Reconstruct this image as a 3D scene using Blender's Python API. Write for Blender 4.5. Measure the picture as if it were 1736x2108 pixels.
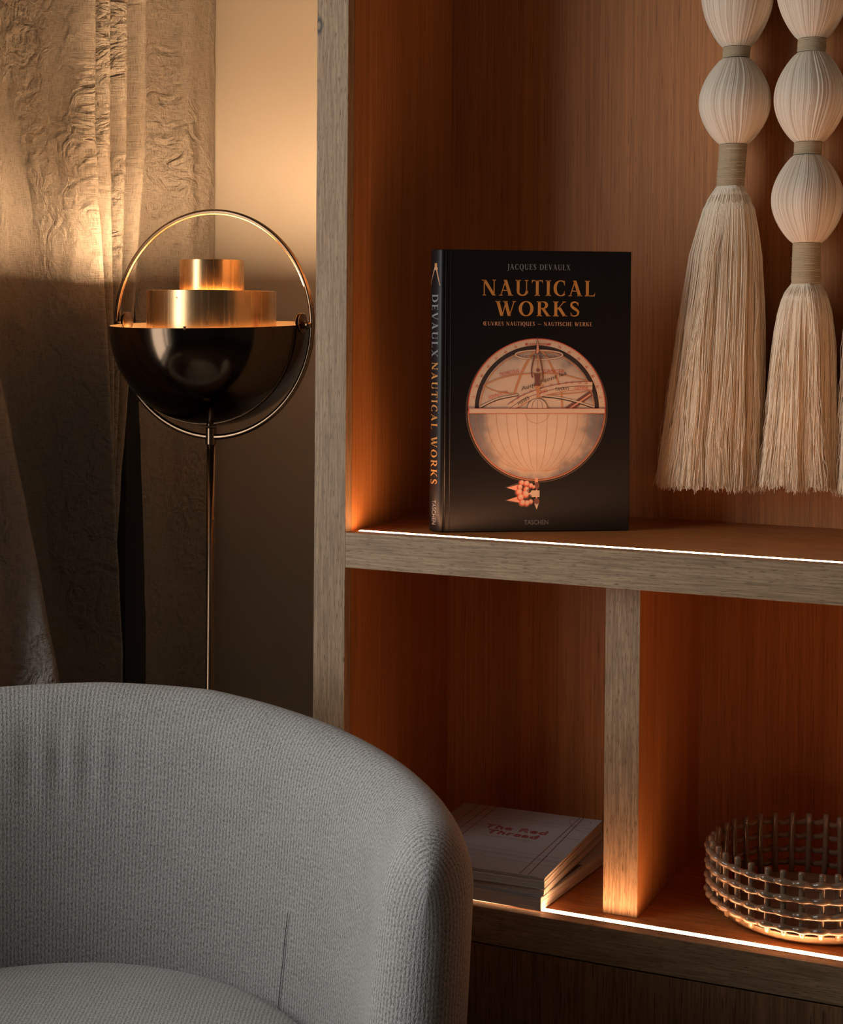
import bpy, bmesh, math, random
from math import sin, cos, pi, sqrt, radians, atan2, hypot
from mathutils import Vector, Matrix, noise

random.seed(7)
for o in list(bpy.data.objects):
    bpy.data.objects.remove(o)
S = bpy.context.scene
COL = S.collection

# ------------------------------------------------------------------ camera
F_PX, CY_PX = 3306.52, 717.79
yaw, pitch, roll = 0.4214, 0.01558, 0.00743
fwd = Vector((-sin(yaw) * cos(pitch), cos(yaw) * cos(pitch), -sin(pitch)))
rgt = Vector((cos(yaw), sin(yaw), 0))
upv = rgt.cross(fwd)
r2 = rgt * cos(roll) + upv * sin(roll)
u2 = upv * cos(roll) - rgt * sin(roll)
cd = bpy.data.cameras.new('camera')
cam = bpy.data.objects.new('camera', cd)
COL.objects.link(cam)
S.camera = cam
m = Matrix(((r2.x, u2.x, -fwd.x), (r2.y, u2.y, -fwd.y), (r2.z, u2.z, -fwd.z))).to_4x4()
m.translation = Vector((1.08014, -2.03721, 1.29786))
cam.matrix_world = m
cd.sensor_fit = 'VERTICAL'
cd.sensor_height = 36
cd.sensor_width = 36 * 1736 / 2108
cd.lens = F_PX * 36 / 2108
cd.shift_x = 0
cd.shift_y = (CY_PX - 1054) / 2108
cd.clip_start = 0.05

# ------------------------------------------------------------------ world, lights, exposure
W = bpy.data.worlds.new('world')
S.world = W
W.use_nodes = True
bg = W.node_tree.nodes['Background']
bg.inputs[0].default_value = (0.70, 0.80, 1.0, 1)
bg.inputs[1].default_value = 0.6
S.view_settings.view_transform = 'Standard'
S.view_settings.look = 'None'
S.view_settings.gamma = 1
S.view_settings.exposure = 0
S.view_settings.use_curve_mapping = False
S.cycles.use_denoising = True
S.cycles.max_bounces = 10
S.cycles.diffuse_bounces = 4
S.cycles.sample_clamp_indirect = 6


def area(name, loc, target, sx, sy, power, color):
    l = bpy.data.lights.new(name, 'AREA')
    l.shape = 'RECTANGLE'
    l.size, l.size_y = sx, sy
    l.energy = power
    l.color = color
    o = bpy.data.objects.new(name, l)
    COL.objects.link(o)
    o.location = loc
    o.rotation_euler = (Vector(target) - Vector(loc)).to_track_quat('-Z', 'Y').to_euler()
    return o


# daylight through the window in the left wall
area('window_daylight', (-0.93, -1.42, 1.45), (1.0, -1.42, 1.38), 1.4, 2.0, 47, (1.0, 0.99, 0.96))

# ------------------------------------------------------------------ materials
MATS = {}


def nm(name, rough=0.5, metal=0.0, color=(.5, .5, .5), spec=None, coat=0):
    mt = bpy.data.materials.new(name)
    mt.use_nodes = True
    nt = mt.node_tree
    b = nt.nodes['Principled BSDF']
    b.inputs['Base Color'].default_value = (*color, 1)
    b.inputs['Roughness'].default_value = rough
    b.inputs['Metallic'].default_value = metal
    if spec is not None:
        b.inputs['Specular IOR Level'].default_value = spec
    if coat:
        b.inputs['Coat Weight'].default_value = coat
        b.inputs['Coat Roughness'].default_value = 0.08
    MATS[name] = mt
    return mt, nt, b


def N(nt, t, **kw):
    n = nt.nodes.new(t)
    for k, v in kw.items():
        if k.startswith('i_'):
            n.inputs[k[2:].replace('_', ' ')].default_value = v
        else:
            setattr(n, k, v)
    return n


def ramp(nt, fac, stops):
    r = nt.nodes.new('ShaderNodeValToRGB')
    e = r.color_ramp.elements
    while len(e) < len(stops):
        e.new(0.5)
    for el, (p, c) in zip(e, stops):
        el.position = p
        el.color = (*c, 1) if len(c) == 3 else c
    nt.links.new(fac, r.inputs[0])
    return r.outputs[0]


def mixc(nt, fac, a, b, mode='MIX'):
    mx = nt.nodes.new('ShaderNodeMix')
    mx.data_type = 'RGBA'
    mx.blend_type = mode
    for s, v in ((0, fac), (6, a), (7, b)):
        if hasattr(v, 'default_value') or hasattr(v, 'links'):
            nt.links.new(v, mx.inputs[s])
        else:
            mx.inputs[s].default_value = v if s == 0 else (*v, 1)
    return mx.outputs[2]


def mapped(nt, scale, attr=None, rot=(0, 0, 0)):
    if attr:
        src = N(nt, 'ShaderNodeAttribute', attribute_name=attr).outputs['Vector']
    else:
        src = N(nt, 'ShaderNodeTexCoord').outputs['Object']
    mp = N(nt, 'ShaderNodeMapping')
    mp.inputs['Scale'].default_value = scale
    mp.inputs['Rotation'].default_value = rot
    nt.links.new(src, mp.inputs[0])
    return mp.outputs[0]


def bump(nt, b, h, strength, dist=0.001):
    bn = N(nt, 'ShaderNodeBump')
    bn.inputs['Strength'].default_value = strength
    bn.inputs['Distance'].default_value = dist
    nt.links.new(h, bn.inputs['Height'])
    nt.links.new(bn.outputs[0], b.inputs['Normal'])
    return bn


def wood(name, axis, c1, c2, cd_, rough=0.55, knot=False, cath=0.0, al=0.035, pore=0.34, con=1.0):
    """oak veneer: axis = grain direction"""
    mt, nt, b = nm(name, rough)
    ac = 1.0
    sc = [ac, ac, ac]
    sc['XYZ'.index(axis)] = al
    v = mapped(nt, [s * 14 for s in sc])
    n1 = N(nt, 'ShaderNodeTexNoise')
    n1.inputs['Scale'].default_value = 2.2
    n1.inputs['Detail'].default_value = 4
    n1.inputs['Distortion'].default_value = 0.6 + cath
    nt.links.new(v, n1.inputs['Vector'])
    v2 = mapped(nt, [s * (330 if s == ac else 420) for s in sc])
    n2 = N(nt, 'ShaderNodeTexNoise')
    n2.inputs['Scale'].default_value = 1.0
    n2.inputs['Detail'].default_value = 3
    nt.links.new(v2, n2.inputs['Vector'])
    v3 = mapped(nt, [s * (900 if s == ac else 1800) for s in sc])
    n3 = N(nt, 'ShaderNodeTexNoise')
    n3.inputs['Scale'].default_value = 1.0
    n3.inputs['Detail'].default_value = 1
    nt.links.new(v3, n3.inputs['Vector'])
    base = ramp(nt, n1.outputs[0], [(0.3, c1), (0.7, c2)])
    f2 = ramp(nt, n2.outputs[0], [(0.38, (1 - .28 * con, 1 - .30 * con, 1 - .32 * con)), (0.62, (1 + .12 * con, 1 + .12 * con, 1 + .12 * con))])
    colr = mixc(nt, 1.0, base, f2, 'MULTIPLY')
    f3 = ramp(nt, n3.outputs[0], [(pore, (1, 1, 1)), (pore + 0.06, (0, 0, 0))])
    colr = mixc(nt, f3, colr, cd_)
    if knot:
        tc = N(nt, 'ShaderNodeTexCoord').outputs['Object']
        mp = N(nt, 'ShaderNodeMapping')
        mp.inputs['Location'].default_value = (-0.003 * 130, 0, -1.722 * 62)
        mp.inputs['Scale'].default_value = (130, 0, 62)
        nt.links.new(tc, mp.inputs[0])
        g = N(nt, 'ShaderNodeTexGradient', gradient_type='SPHERICAL')
        nt.links.new(mp.outputs[0], g.inputs[0])
        kf = ramp(nt, g.outputs[0], [(0.0, (0, 0, 0)), (0.5, (1, 1, 1)), (0.7, (.4, .4, .4)), (0.85, (.1, .1, .1))])
        colr = mixc(nt, kf, colr, (0.03, 0.025, 0.022))
    nt.links.new(colr, b.inputs['Base Color'])
    mx = N(nt, 'ShaderNodeMath', operation='ADD')
    nt.links.new(n2.outputs[0], mx.inputs[0])
    nt.links.new(n3.outputs[0], mx.inputs[1])
    bump(nt, b, mx.outputs[0], 0.35, 0.0004)
    return mt


OA = ((0.37, 0.235, 0.125), (0.47, 0.31, 0.175), (0.20, 0.115, 0.055))
IN = ((0.45, 0.172, 0.045), (0.57, 0.23, 0.066), (0.30, 0.105, 0.028))
wood('oak_front_vertical', 'Z', *OA, knot=True, cath=0.5)
wood('oak_front_horizontal', 'X', *OA, cath=0.6)
wood('oak_panel', 'Z', *IN, al=0.009, pore=0.30, con=0.6)
wood('oak_shelf', 'X', *IN, rough=0.42)
wood('oak_door', 'Z', (0.27, 0.135, 0.062), (0.35, 0.18, 0.085), (0.12, 0.055, 0.025), al=0.015)
wood('floor_oak', 'Y', (0.10, 0.07, 0.045), (0.14, 0.10, 0.065), (0.05, 0.03, 0.02))

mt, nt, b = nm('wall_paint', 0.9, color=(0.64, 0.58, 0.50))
n = N(nt, 'ShaderNodeTexNoise')
n.inputs['Scale'].default_value = 180
nt.links.new(mapped(nt, (1, 1, 1)), n.inputs['Vector'])
bump(nt, b, n.outputs[0], 0.15, 0.0006)
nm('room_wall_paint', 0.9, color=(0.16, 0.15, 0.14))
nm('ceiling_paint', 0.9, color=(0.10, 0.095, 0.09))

mt, nt, b = nm('led_diffuser', 0.4, color=(.9, .9, .9))
b.inputs['Emission Color'].default_value = (1.0, 0.47, 0.22, 1)
b.inputs['Emission Strength'].default_value = 44
nm('aluminium', 0.3, 1.0, (0.75, 0.73, 0.72))
mt, nt, b = nm('bulb_glow', 0.4)
b.inputs['Emission Color'].default_value = (1.0, 0.65, 0.36, 1)
b.inputs['Emission Strength'].default_value = 1040

# linen
mt, nt, b = nm('linen', 0.95, spec=0.1)
va = mapped(nt, (1, 1, 1), 'fab')


def noise_s(nt, vec, scale, xyz, detail=2, dist=0):
    mp = N(nt, 'ShaderNodeMapping')
    mp.inputs['Scale'].default_value = xyz
    nt.links.new(vec, mp.inputs[0])
    n_ = N(nt, 'ShaderNodeTexNoise')
    n_.inputs['Scale'].default_value = scale
    n_.inputs['Detail'].default_value = detail
    n_.inputs['Distortion'].default_value = dist
    nt.links.new(mp.outputs[0], n_.inputs['Vector'])
    return n_.outputs[0]


def addm(nt, a, b_, k=1.0):
    mu = N(nt, 'ShaderNodeMath', operation='MULTIPLY_ADD')
    nt.links.new(b_, mu.inputs[0])
    mu.inputs[1].default_value = k
    nt.links.new(a, mu.inputs[2])
    return mu.outputs[0]


wv = noise_s(nt, va, 1, (1100, 60, 1), 2)
wh = noise_s(nt, va, 1, (60, 1100, 1), 2)
thr = addm(nt, wv, wh, 1.0)
cr = noise_s(nt, va, 1, (30, 26, 1), 4, 1.6)
cr2 = noise_s(nt, va, 1, (70, 90, 1), 3, 0.8)
msk = N(nt, 'ShaderNodeMapRange')
msk.inputs[1].default_value = 0.42
msk.inputs[2].default_value = 0.60
nt.links.new(noise_s(nt, va, 1, (9, 3.5, 1), 2), msk.inputs[0])
crm = N(nt, 'ShaderNodeMath', operation='MULTIPLY')
nt.links.new(addm(nt, cr, cr2, 0.35), crm.inputs[0])
nt.links.new(msk.outputs[0], crm.inputs[1])
ht = addm(nt, thr, crm.outputs[0], 11.0)
ht = addm(nt, ht, cr, 3.0)
lc = ramp(nt, thr, [(0.75, (0.27, 0.235, 0.195)), (1.2, (0.52, 0.465, 0.40))])
th2 = N(nt, 'ShaderNodeMath', operation='MULTIPLY')
nt.links.new(lc, b.inputs['Base Color'])
bn = bump(nt, b, ht, 1.0, 0.0015)
tr = N(nt, 'ShaderNodeBsdfTranslucent')
tr.inputs[0].default_value = (0.45, 0.38, 0.30, 1)
ms = N(nt, 'ShaderNodeMixShader')
ms.inputs[0].default_value = 0.22
nt.links.new(b.outputs[0], ms.inputs[1])
nt.links.new(tr.outputs[0], ms.inputs[2])
nt.links.new(ms.outputs[0], nt.nodes['Material Output'].inputs[0])


def fabric(name, c1, c2):
    mt, nt, b = nm(name, 0.95, spec=0.15)
    va = mapped(nt, (1, 1, 1), 'fab')
    w = N(nt, 'ShaderNodeTexWave', wave_type='BANDS', bands_direction='X')
    w.inputs['Scale'].default_value = 62
    w.inputs['Distortion'].default_value = 3.2
    w.inputs['Detail'].default_value = 3
    w.inputs['Detail Scale'].default_value = 9
    nt.links.new(va, w.inputs['Vector'])
    k1 = noise_s(nt, va, 1, (620, 260, 1), 3)
    k2 = noise_s(nt, va, 1, (16, 16, 1), 3)
    wm = N(nt, 'ShaderNodeMath', operation='MULTIPLY')
    wm.inputs[1].default_value = 0.55
    nt.links.new(w.outputs['Fac'], wm.inputs[0])
    h = addm(nt, wm.outputs[0], k1, 2.6)
    h = addm(nt, h, k2, 0.3)
    f = N(nt, 'ShaderNodeMath', operation='MULTIPLY')
    f.inputs[1].default_value = 1 / 3.45
    nt.links.new(h, f.inputs[0])
    nt.links.new(ramp(nt, f.outputs[0], [(0.34, c1), (0.62, c2)]), b.inputs['Base Color'])
    b.inputs['Sheen Weight'].default_value = 0.25
    bump(nt, b, h, 0.7, 0.0008)
    return mt


fabric('chair_fabric', (0.20, 0.195, 0.18), (0.56, 0.55, 0.52))
nm('seam_thread', 0.9, color=(0.10, 0.095, 0.085))
nm('black_base', 0.5, color=(0.02, 0.02, 0.02))


# metals
def brushed(name, col, rough, scale):
    mt, nt, b = nm(name, rough, 1.0, col)
    n_ = N(nt, 'ShaderNodeTexNoise')
    n_.inputs['Scale'].default_value = 1
    n_.inputs['Detail'].default_value = 4
    nt.links.new(mapped(nt, scale), n_.inputs['Vector'])
    r_ = N(nt, 'ShaderNodeMapRange')
    r_.inputs[3].default_value = rough * 0.7
    r_.inputs[4].default_value = rough * 1.35
    nt.links.new(n_.outputs[0], r_.inputs[0])
    nt.links.new(r_.outputs[0], b.inputs['Roughness'])
    bump(nt, b, n_.outputs[0], 0.12, 0.0003)
    return mt


brushed('brushed_brass', (0.80, 0.50, 0.24), 0.25, (260, 260, 5))
brushed('dark_brass', (0.115, 0.075, 0.048), 0.13, (40, 40, 400))
brushed('ring_brass', (0.25, 0.16, 0.098), 0.24, (60, 60, 60))
nm('shade_inner', 0.6, 0.0, (0.70, 0.60, 0.46))

# yarn
mt, nt, b = nm('yarn_cream', 0.85, spec=0.15)
va = mapped(nt, (1, 1, 1), 'fab')
s1 = noise_s(nt, va, 1, (130, 3, 1), 4)
s2 = noise_s(nt, va, 1, (9, 1.0, 1), 2)
ss = addm(nt, s1, s2, 1.0)
nt.links.new(ramp(nt, ss, [(0.75, (0.52, 0.40, 0.29)), (1.0, (0.74, 0.61, 0.47)), (1.25, (0.84, 0.73, 0.58))]), b.inputs['Base Color'])
b.inputs['Sheen Weight'].default_value = 0.15
nm('thread_cream', 0.85, color=(0.88, 0.74, 0.56), spec=0.15)
nm('cord_wrap', 0.8, color=(0.50, 0.39, 0.25), spec=0.2)

# books and prints
mt, nt, b = nm('cover_black', 0.38, color=(0.009, 0.0075, 0.008), spec=0.28)
n_ = N(nt, 'ShaderNodeTexNoise')
n_.inputs['Scale'].default_value = 900
nt.links.new(mapped(nt, (1, 1, .2)), n_.inputs['Vector'])
bump(nt, b, n_.outputs[0], 0.2, 0.0003)
mt, nt, b = nm('paper_block', 0.85)
n_ = N(nt, 'ShaderNodeTexNoise')
n_.inputs['Scale'].default_value = 1
n_.inputs['Detail'].default_value = 3
nt.links.new(mapped(nt, (4, 4, 2600)), n_.inputs['Vector'])
nt.links.new(ramp(nt, n_.outputs[0], [(0.35, (0.42, 0.37, 0.33)), (0.6, (0.74, 0.68, 0.61))]), b.inputs['Base Color'])
bump(nt, b, n_.outputs[0], 0.3, 0.0003)
nm('paper_vertical', 0.85, color=(0.7, 0.64, 0.55))
nm('print_gold', 0.45, color=(0.62, 0.27, 0.06))
nm('print_copper', 0.5, color=(0.66, 0.33, 0.16))
nm('print_grey', 0.55, color=(0.22, 0.23, 0.23))
nm('print_cream', 0.6, color=(0.74, 0.54, 0.38))
nm('print_red', 0.6, color=(0.60, 0.10, 0.05))
nm('print_orange', 0.6, color=(0.62, 0.27, 0.12))
nm('print_dark', 0.6, color=(0.035, 0.022, 0.018))
nm('print_brown', 0.6, color=(0.20, 0.07, 0.05))
nm('print_pink', 0.6, color=(0.80, 0.36, 0.24))
nm('print_outline', 0.6, color=(0.10, 0.06, 0.04))


def wash(name, cx, cz, R0, stops, sc=30):
    """printed watercolour wash, paler in the middle of the drawing"""
    mt, nt, b = nm(name, 0.6)
    tc = N(nt, 'ShaderNodeTexCoord').outputs['Object']
    mp = N(nt, 'ShaderNodeMapping')
    mp.inputs['Location'].default_value = (-cx / R0, 0, -cz / R0)
    mp.inputs['Scale'].default_value = (1 / R0, 0, 1 / R0)
    nt.links.new(tc, mp.inputs[0])
    g = N(nt, 'ShaderNodeTexGradient', gradient_type='SPHERICAL')
    nt.links.new(mp.outputs[0], g.inputs[0])
    nz = N(nt, 'ShaderNodeTexNoise')
    nz.inputs['Scale'].default_value = sc
    nz.inputs['Detail'].default_value = 6
    nt.links.new(tc, nz.inputs['Vector'])
    a_ = N(nt, 'ShaderNodeMath', operation='MULTIPLY_ADD')
    nt.links.new(nz.outputs[0], a_.inputs[0])
    a_.inputs[1].default_value = 0.55
    nt.links.new(g.outputs[0], a_.inputs[2])
    nt.links.new(ramp(nt, a_.outputs[0], stops), b.inputs['Base Color'])
    return mt


wash('print_globe_lower', 0.1385, 0.158, 0.104, [(0.22, (0.13, 0.11, 0.12)), (0.46, (0.26, 0.22, 0.20)), (0.62, (0.62, 0.46, 0.33)), (0.9, (0.76, 0.57, 0.42))])
wash('print_globe_upper', 0.1385, 0.168, 0.108, [(0.38, (0.20, 0.17, 0.17)), (0.52, (0.60, 0.46, 0.35)), (0.65, (0.74, 0.55, 0.40))])
nm('cover_white', 0.7, color=(0.44, 0.44, 0.44))
nm('cover_dark', 0.5, color=(0.05, 0.04, 0.035))
nm('stitch_red', 0.7, color=(0.16, 0.02, 0.015))
nm('letter_red', 0.7, color=(0.42, 0.03, 0.02))
nm('letter_grey', 0.7, color=(0.33, 0.30, 0.28))

# ceramic
mt, nt, b = nm('glazed_stoneware', 0.13, color=(0.27, 0.19, 0.12), coat=0.6)
n_ = N(nt, 'ShaderNodeTexNoise')
n_.inputs['Scale'].default_value = 60
nt.links.new(mapped(nt, (1, 1, 1)), n_.inputs['Vector'])
nt.links.new(ramp(nt, n_.outputs[0], [(0.3, (0.22, 0.145, 0.09)), (0.7, (0.30, 0.205, 0.13))]), b.inputs['Base Color'])

mt, nt, b = nm('window_glass', 0.05)
tb = N(nt, 'ShaderNodeBsdfTransparent')
gl = N(nt, 'ShaderNodeBsdfGlossy')
gl.inputs['Roughness'].default_value = 0.02
ms = N(nt, 'ShaderNodeMixShader')
ms.inputs[0].default_value = 0.06
nt.links.new(tb.outputs[0], ms.inputs[1])
nt.links.new(gl.outputs[0], ms.inputs[2])
nt.links.new(ms.outputs[0], nt.nodes['Material Output'].inputs[0])
nm('window_frame_paint', 0.5, color=(0.5, 0.5, 0.48))


# ------------------------------------------------------------------ mesh helpers
class MB:
    def __init__(s):
        s.v, s.f, s.mi, s.mats, s.fab = [], [], [], [], []
        s.cur = 0
        s.sm = []
        s.smooth = False

    def mat(s, name):
        if name not in s.mats:
            s.mats.append(name)
        s.cur = s.mats.index(name)
        return s

    def add(s, vs, fs, fab=None, smooth=None):
        k = len(s.v)
        s.v += [tuple(p) for p in vs]
        s.fab += fab if fab else [(0, 0, 0)] * len(vs)
        for f in fs:
            s.f.append(tuple(i + k for i in f))
            s.mi.append(s.cur)
            s.sm.append(s.smooth if smooth is None else smooth)

    def box(s, x0, x1, y0, y1, z0, z1, bv=0.0):
        if bv <= 0:
            vs = [(x, y, z) for z in (z0, z1) for y in (y0, y1) for x in (x0, x1)]
            s.add(vs, [(0, 2, 3, 1), (4, 5, 7, 6), (0, 1, 5, 4), (2, 6, 7, 3), (0, 4, 6, 2), (1, 3, 7, 5)], smooth=False)
            return s
        bm = bmesh.new()
        bmesh.ops.create_cube(bm, size=1)
        for v in bm.verts:
            v.co = Vector(((x0 + x1) / 2 + v.co.x * (x1 - x0), (y0 + y1) / 2 + v.co.y * (y1 - y0), (z0 + z1) / 2 + v.co.z * (z1 - z0)))
        bmesh.ops.bevel(bm, geom=bm.edges[:], offset=bv, segments=2, affect='EDGES', profile=0.5)
        bm.verts.index_update()
        s.add([v.co[:] for v in bm.verts], [[v.index for v in f.verts] for f in bm.faces], smooth=False)
        bm.free()
        return s

    def grid(s, rows, close_u=False, close_v=False, fab=None, smooth=True, flip=False):
        nu, nv = len(rows), len(rows[0])
        vs = [p for r in rows for p in r]
        fs = []
        for i in range(nu if close_u else nu - 1):
            for j in range(nv if close_v else nv - 1):
                a, b_, c, d = i * nv + j, i * nv + (j + 1) % nv, ((i + 1) % nu) * nv + (j + 1) % nv, ((i + 1) % nu) * nv + j
                fs.append((a, d, c, b_) if flip else (a, b_, c, d))
        s.add(vs, fs, [q for r in fab for q in r] if fab else None, smooth=smooth)
        return s

    def lathe(s, prof, seg=48, c=(0, 0), smooth=True, sx=1, sy=1):
        rows = []
        for r, z in prof:
            rows.append([(c[0] + sx * r * cos(2 * pi * k / seg), c[1] + sy * r * sin(2 * pi * k / seg), z) for k in range(seg)])
        return s.grid(rows, close_v=True, smooth=smooth)

    def tube(s, pts, rad, seg=8, closed=False, caps=True):
        pts = [Vector(p) for p in pts]
        n = len(pts)
        rows = []
        prev = None
        for i, p in enumerate(pts):
            if closed:
                t = pts[(i + 1) % n] - pts[i - 1]
            else:
                t = pts[min(i + 1, n - 1)] - pts[max(i - 1, 0)]
            t.normalize()
            if prev is None:
                a = Vector((0, 0, 1)) if abs(t.z) < 0.9 else Vector((1, 0, 0))
                nx = (a - t * a.dot(t)).normalized()
            else:
                nx = (prev - t * prev.dot(t)).normalized()
            prev = nx
            ny = t.cross(nx)
            r = rad[i] if isinstance(rad, (list, tuple)) else rad
            rows.append([p + nx * (r * cos(2 * pi * k / seg)) + ny * (r * sin(2 * pi * k / seg)) for k in range(seg)])
        s.grid(rows, close_u=closed, close_v=True)
        if caps and not closed:
            k = len(s.v) - n * seg
            s.f.append(tuple(k + j for j in reversed(range(seg)))); s.mi.append(s.cur); s.sm.append(False)
            s.f.append(tuple(k + (n - 1) * seg + j for j in range(seg))); s.mi.append(s.cur); s.sm.append(False)
        return s

    def build(s, name, parent=None, loc=(0, 0, 0), rz=0, mat=None):
        me = bpy.data.meshes.new(name)
        me.from_pydata(s.v, [], s.f)
        for mn in (s.mats or [mat]):
            me.materials.append(MATS[mn])
        me.polygons.foreach_set('material_index', s.mi)
        me.polygons.foreach_set('use_smooth', s.sm)
        if any(q != (0, 0, 0) for q in s.fab):
            at = me.attributes.new('fab', 'FLOAT_VECTOR', 'POINT')
            at.data.foreach_set('vector', [c for q in s.fab for c in q])
        me.update()
        o = bpy.data.objects.new(name, me)
        COL.objects.link(o)
        if parent:
            o.parent = parent
        o.location = loc
        o.rotation_euler = (0, 0, rz)
        return o


def thing(name, label, cat, loc=(0, 0, 0), rz=0, group=None):
    o = bpy.data.objects.new(name, None)
    o.empty_display_size = 0.05
    COL.objects.link(o)
    o.location = loc
    o.rotation_euler = (0, 0, rz)
    o['label'] = label
    o['category'] = cat
    if group:
        o['group'] = group
    return o


def B(name, mat, x0, x1, y0, y1, z0, z1, parent=None, bv=0.0, kind=None):
    o = MB().mat(mat).box(x0, x1, y0, y1, z0, z1, bv).build(name, parent)
    if kind:
        o['kind'] = kind
    return o


def catmull(pts, n):
    out = []
    P_ = [pts[0]] + list(pts) + [pts[-1]]
    for i in range(1, len(P_) - 2):
        for k in range(n):
            t = k / n
            out.append(tuple(0.5 * ((2 * b_) + (-a + c) * t + (2 * a - 5 * b_ + 4 * c - d) * t * t + (-a + 3 * b_ - 3 * c + d) * t ** 3)
                             for a, b_, c, d in zip(P_[i - 1], P_[i], P_[i + 1], P_[i + 2])))
    out.append(tuple(pts[-1]))
    return out


def sstep(a, b_, x):
    t = max(0, min(1, (x - a) / (b_ - a)))
    return t * t * (3 - 2 * t)


# ------------------------------------------------------------------ room shell
ST = 'structure'
B('floor', 'floor_oak', -0.85, 3.7, -4.1, 0.72, -0.1, 0.0, kind=ST)
B('ceiling', 'ceiling_paint', -0.85, 3.7, -4.1, 0.72, 2.65, 2.75, kind=ST)
B('wall_back', 'wall_paint', -0.85, 0.0, 0.62, 0.72, 0.0, 2.65, kind=ST)
B('wall_back_right', 'wall_paint', 0.0, 3.7, 0.42, 0.72, 0.0, 2.65, kind=ST)
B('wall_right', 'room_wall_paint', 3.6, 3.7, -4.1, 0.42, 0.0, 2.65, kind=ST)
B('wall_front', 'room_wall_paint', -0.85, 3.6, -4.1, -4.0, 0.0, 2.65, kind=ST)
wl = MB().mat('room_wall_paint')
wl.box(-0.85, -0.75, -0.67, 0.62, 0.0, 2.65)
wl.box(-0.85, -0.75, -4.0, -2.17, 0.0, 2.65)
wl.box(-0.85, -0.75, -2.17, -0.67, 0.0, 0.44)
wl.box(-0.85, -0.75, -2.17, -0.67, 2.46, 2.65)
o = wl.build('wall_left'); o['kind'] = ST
wf = MB().mat('window_frame_paint')
wf.box(-0.83, -0.78, -2.17, -2.11, 0.44, 2.46).box(-0.83, -0.78, -0.73, -0.67, 0.44, 2.46)
wf.box(-0.83, -0.78, -1.45, -1.39, 0.50, 2.40)
wf.box(-0.83, -0.78, -2.11, -0.73, 0.44, 0.50).box(-0.83, -0.78, -2.11, -0.73, 2.40, 2.46)
win = wf.build('window_1'); win['kind'] = ST
B('pane', 'window_glass', -0.808, -0.804, -2.11, -1.45, 0.50, 2.40, parent=win)
B('pane', 'window_glass', -0.808, -0.804, -1.39, -0.73, 0.50, 2.40, parent=win)

# ------------------------------------------------------------------ bookcase
bc = thing('bookcase', 'tall built-in oak bookcase with lit open bays and closed doors below', 'bookcase', (0, 0, 0))
ZU, ZL = 1.0, 0.49755
XR = 2.40
lp = B('side_panel', 'oak_front_vertical', 0, 0.05, 0, 0.395, 0, 2.45, bc, 0.0008)
lining = B('side_lining', 'oak_panel', 0.05, 0.0504, 0.0195, 0.374, ZU, 2.40, lp)
lining2 = B('side_lining', 'oak_panel', 0.05, 0.0504, 0.0195, 0.374, ZL, ZU - 0.05, lp)
B('side_panel', 'oak_front_vertical', XR - 0.05, XR, 0, 0.395, 0, 2.45, bc, 0.0008)
B('top_panel', 'oak_front_horizontal', 0.05, XR - 0.05, 0, 0.395, 2.40, 2.45, bc, 0.0008)
B('back_panel', 'oak_panel', 0.05, XR - 0.05, 0.374, 0.392, 0.06, 2.40, bc)


def shelf(z, th, name='shelf'):
    core = B(name, 'oak_shelf', 0.0502, XR - 0.0502, 0.018, 0.374, z - th, z, bc)
    core['label'] = 'thick oak shelf with a light strip along its front'
    B('front_edge', 'oak_front_horizontal', 0.0502, XR - 0.0502, 0.0, 0.018, z - th, z, core, 0.0006)
    sm = MB().mat('led_diffuser')
    sm.grid([[(x, 0.026 - 0.0055 * cos(radians(a)), z + 0.0001 + 0.0010 * sin(radians(a))) for a in range(0, 181, 20)] for x in (0.061, XR - 0.06)], smooth=True, flip=True)
    st = sm.build('led_strip', core)
    st['label'] = 'glowing white light strip'
    B('strip_rail', 'aluminium', 0.061, XR - 0.06, 0.0192, 0.0203, z - 0.0005, z + 0.0006, st)
    B('strip_rail', 'aluminium', 0.061, XR - 0.06, 0.0317, 0.0328, z - 0.0005, z + 0.0006, st)
    return core


shelf(ZU, 0.05)
shelf(ZL, 0.04905)
for xd in (0.42126, 1.17, 1.72):
    dv = B('divider', 'oak_front_vertical', xd, xd + 0.048, 0.051, 0.0525, ZL + 0.0004, ZU - 0.0502, bc)
    B('divider_board', 'oak_panel', xd, xd + 0.048, 0.0525, 0.374, ZL + 0.0004, ZU - 0.0502, dv)
for k, (x0, x1) in enumerate(((0.0515, 0.806), (0.809, 1.565), (1.568, 2.3485))):
    B('cabinet_door', 'oak_door', x0, x1, 0.0015, 0.0205, 0.07, ZL - 0.0515, bc, 0.0008)
B('plinth', 'black_base', 0.0502, XR - 0.0502, 0.03, 0.05, 0.0, 0.069, bc)

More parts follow.
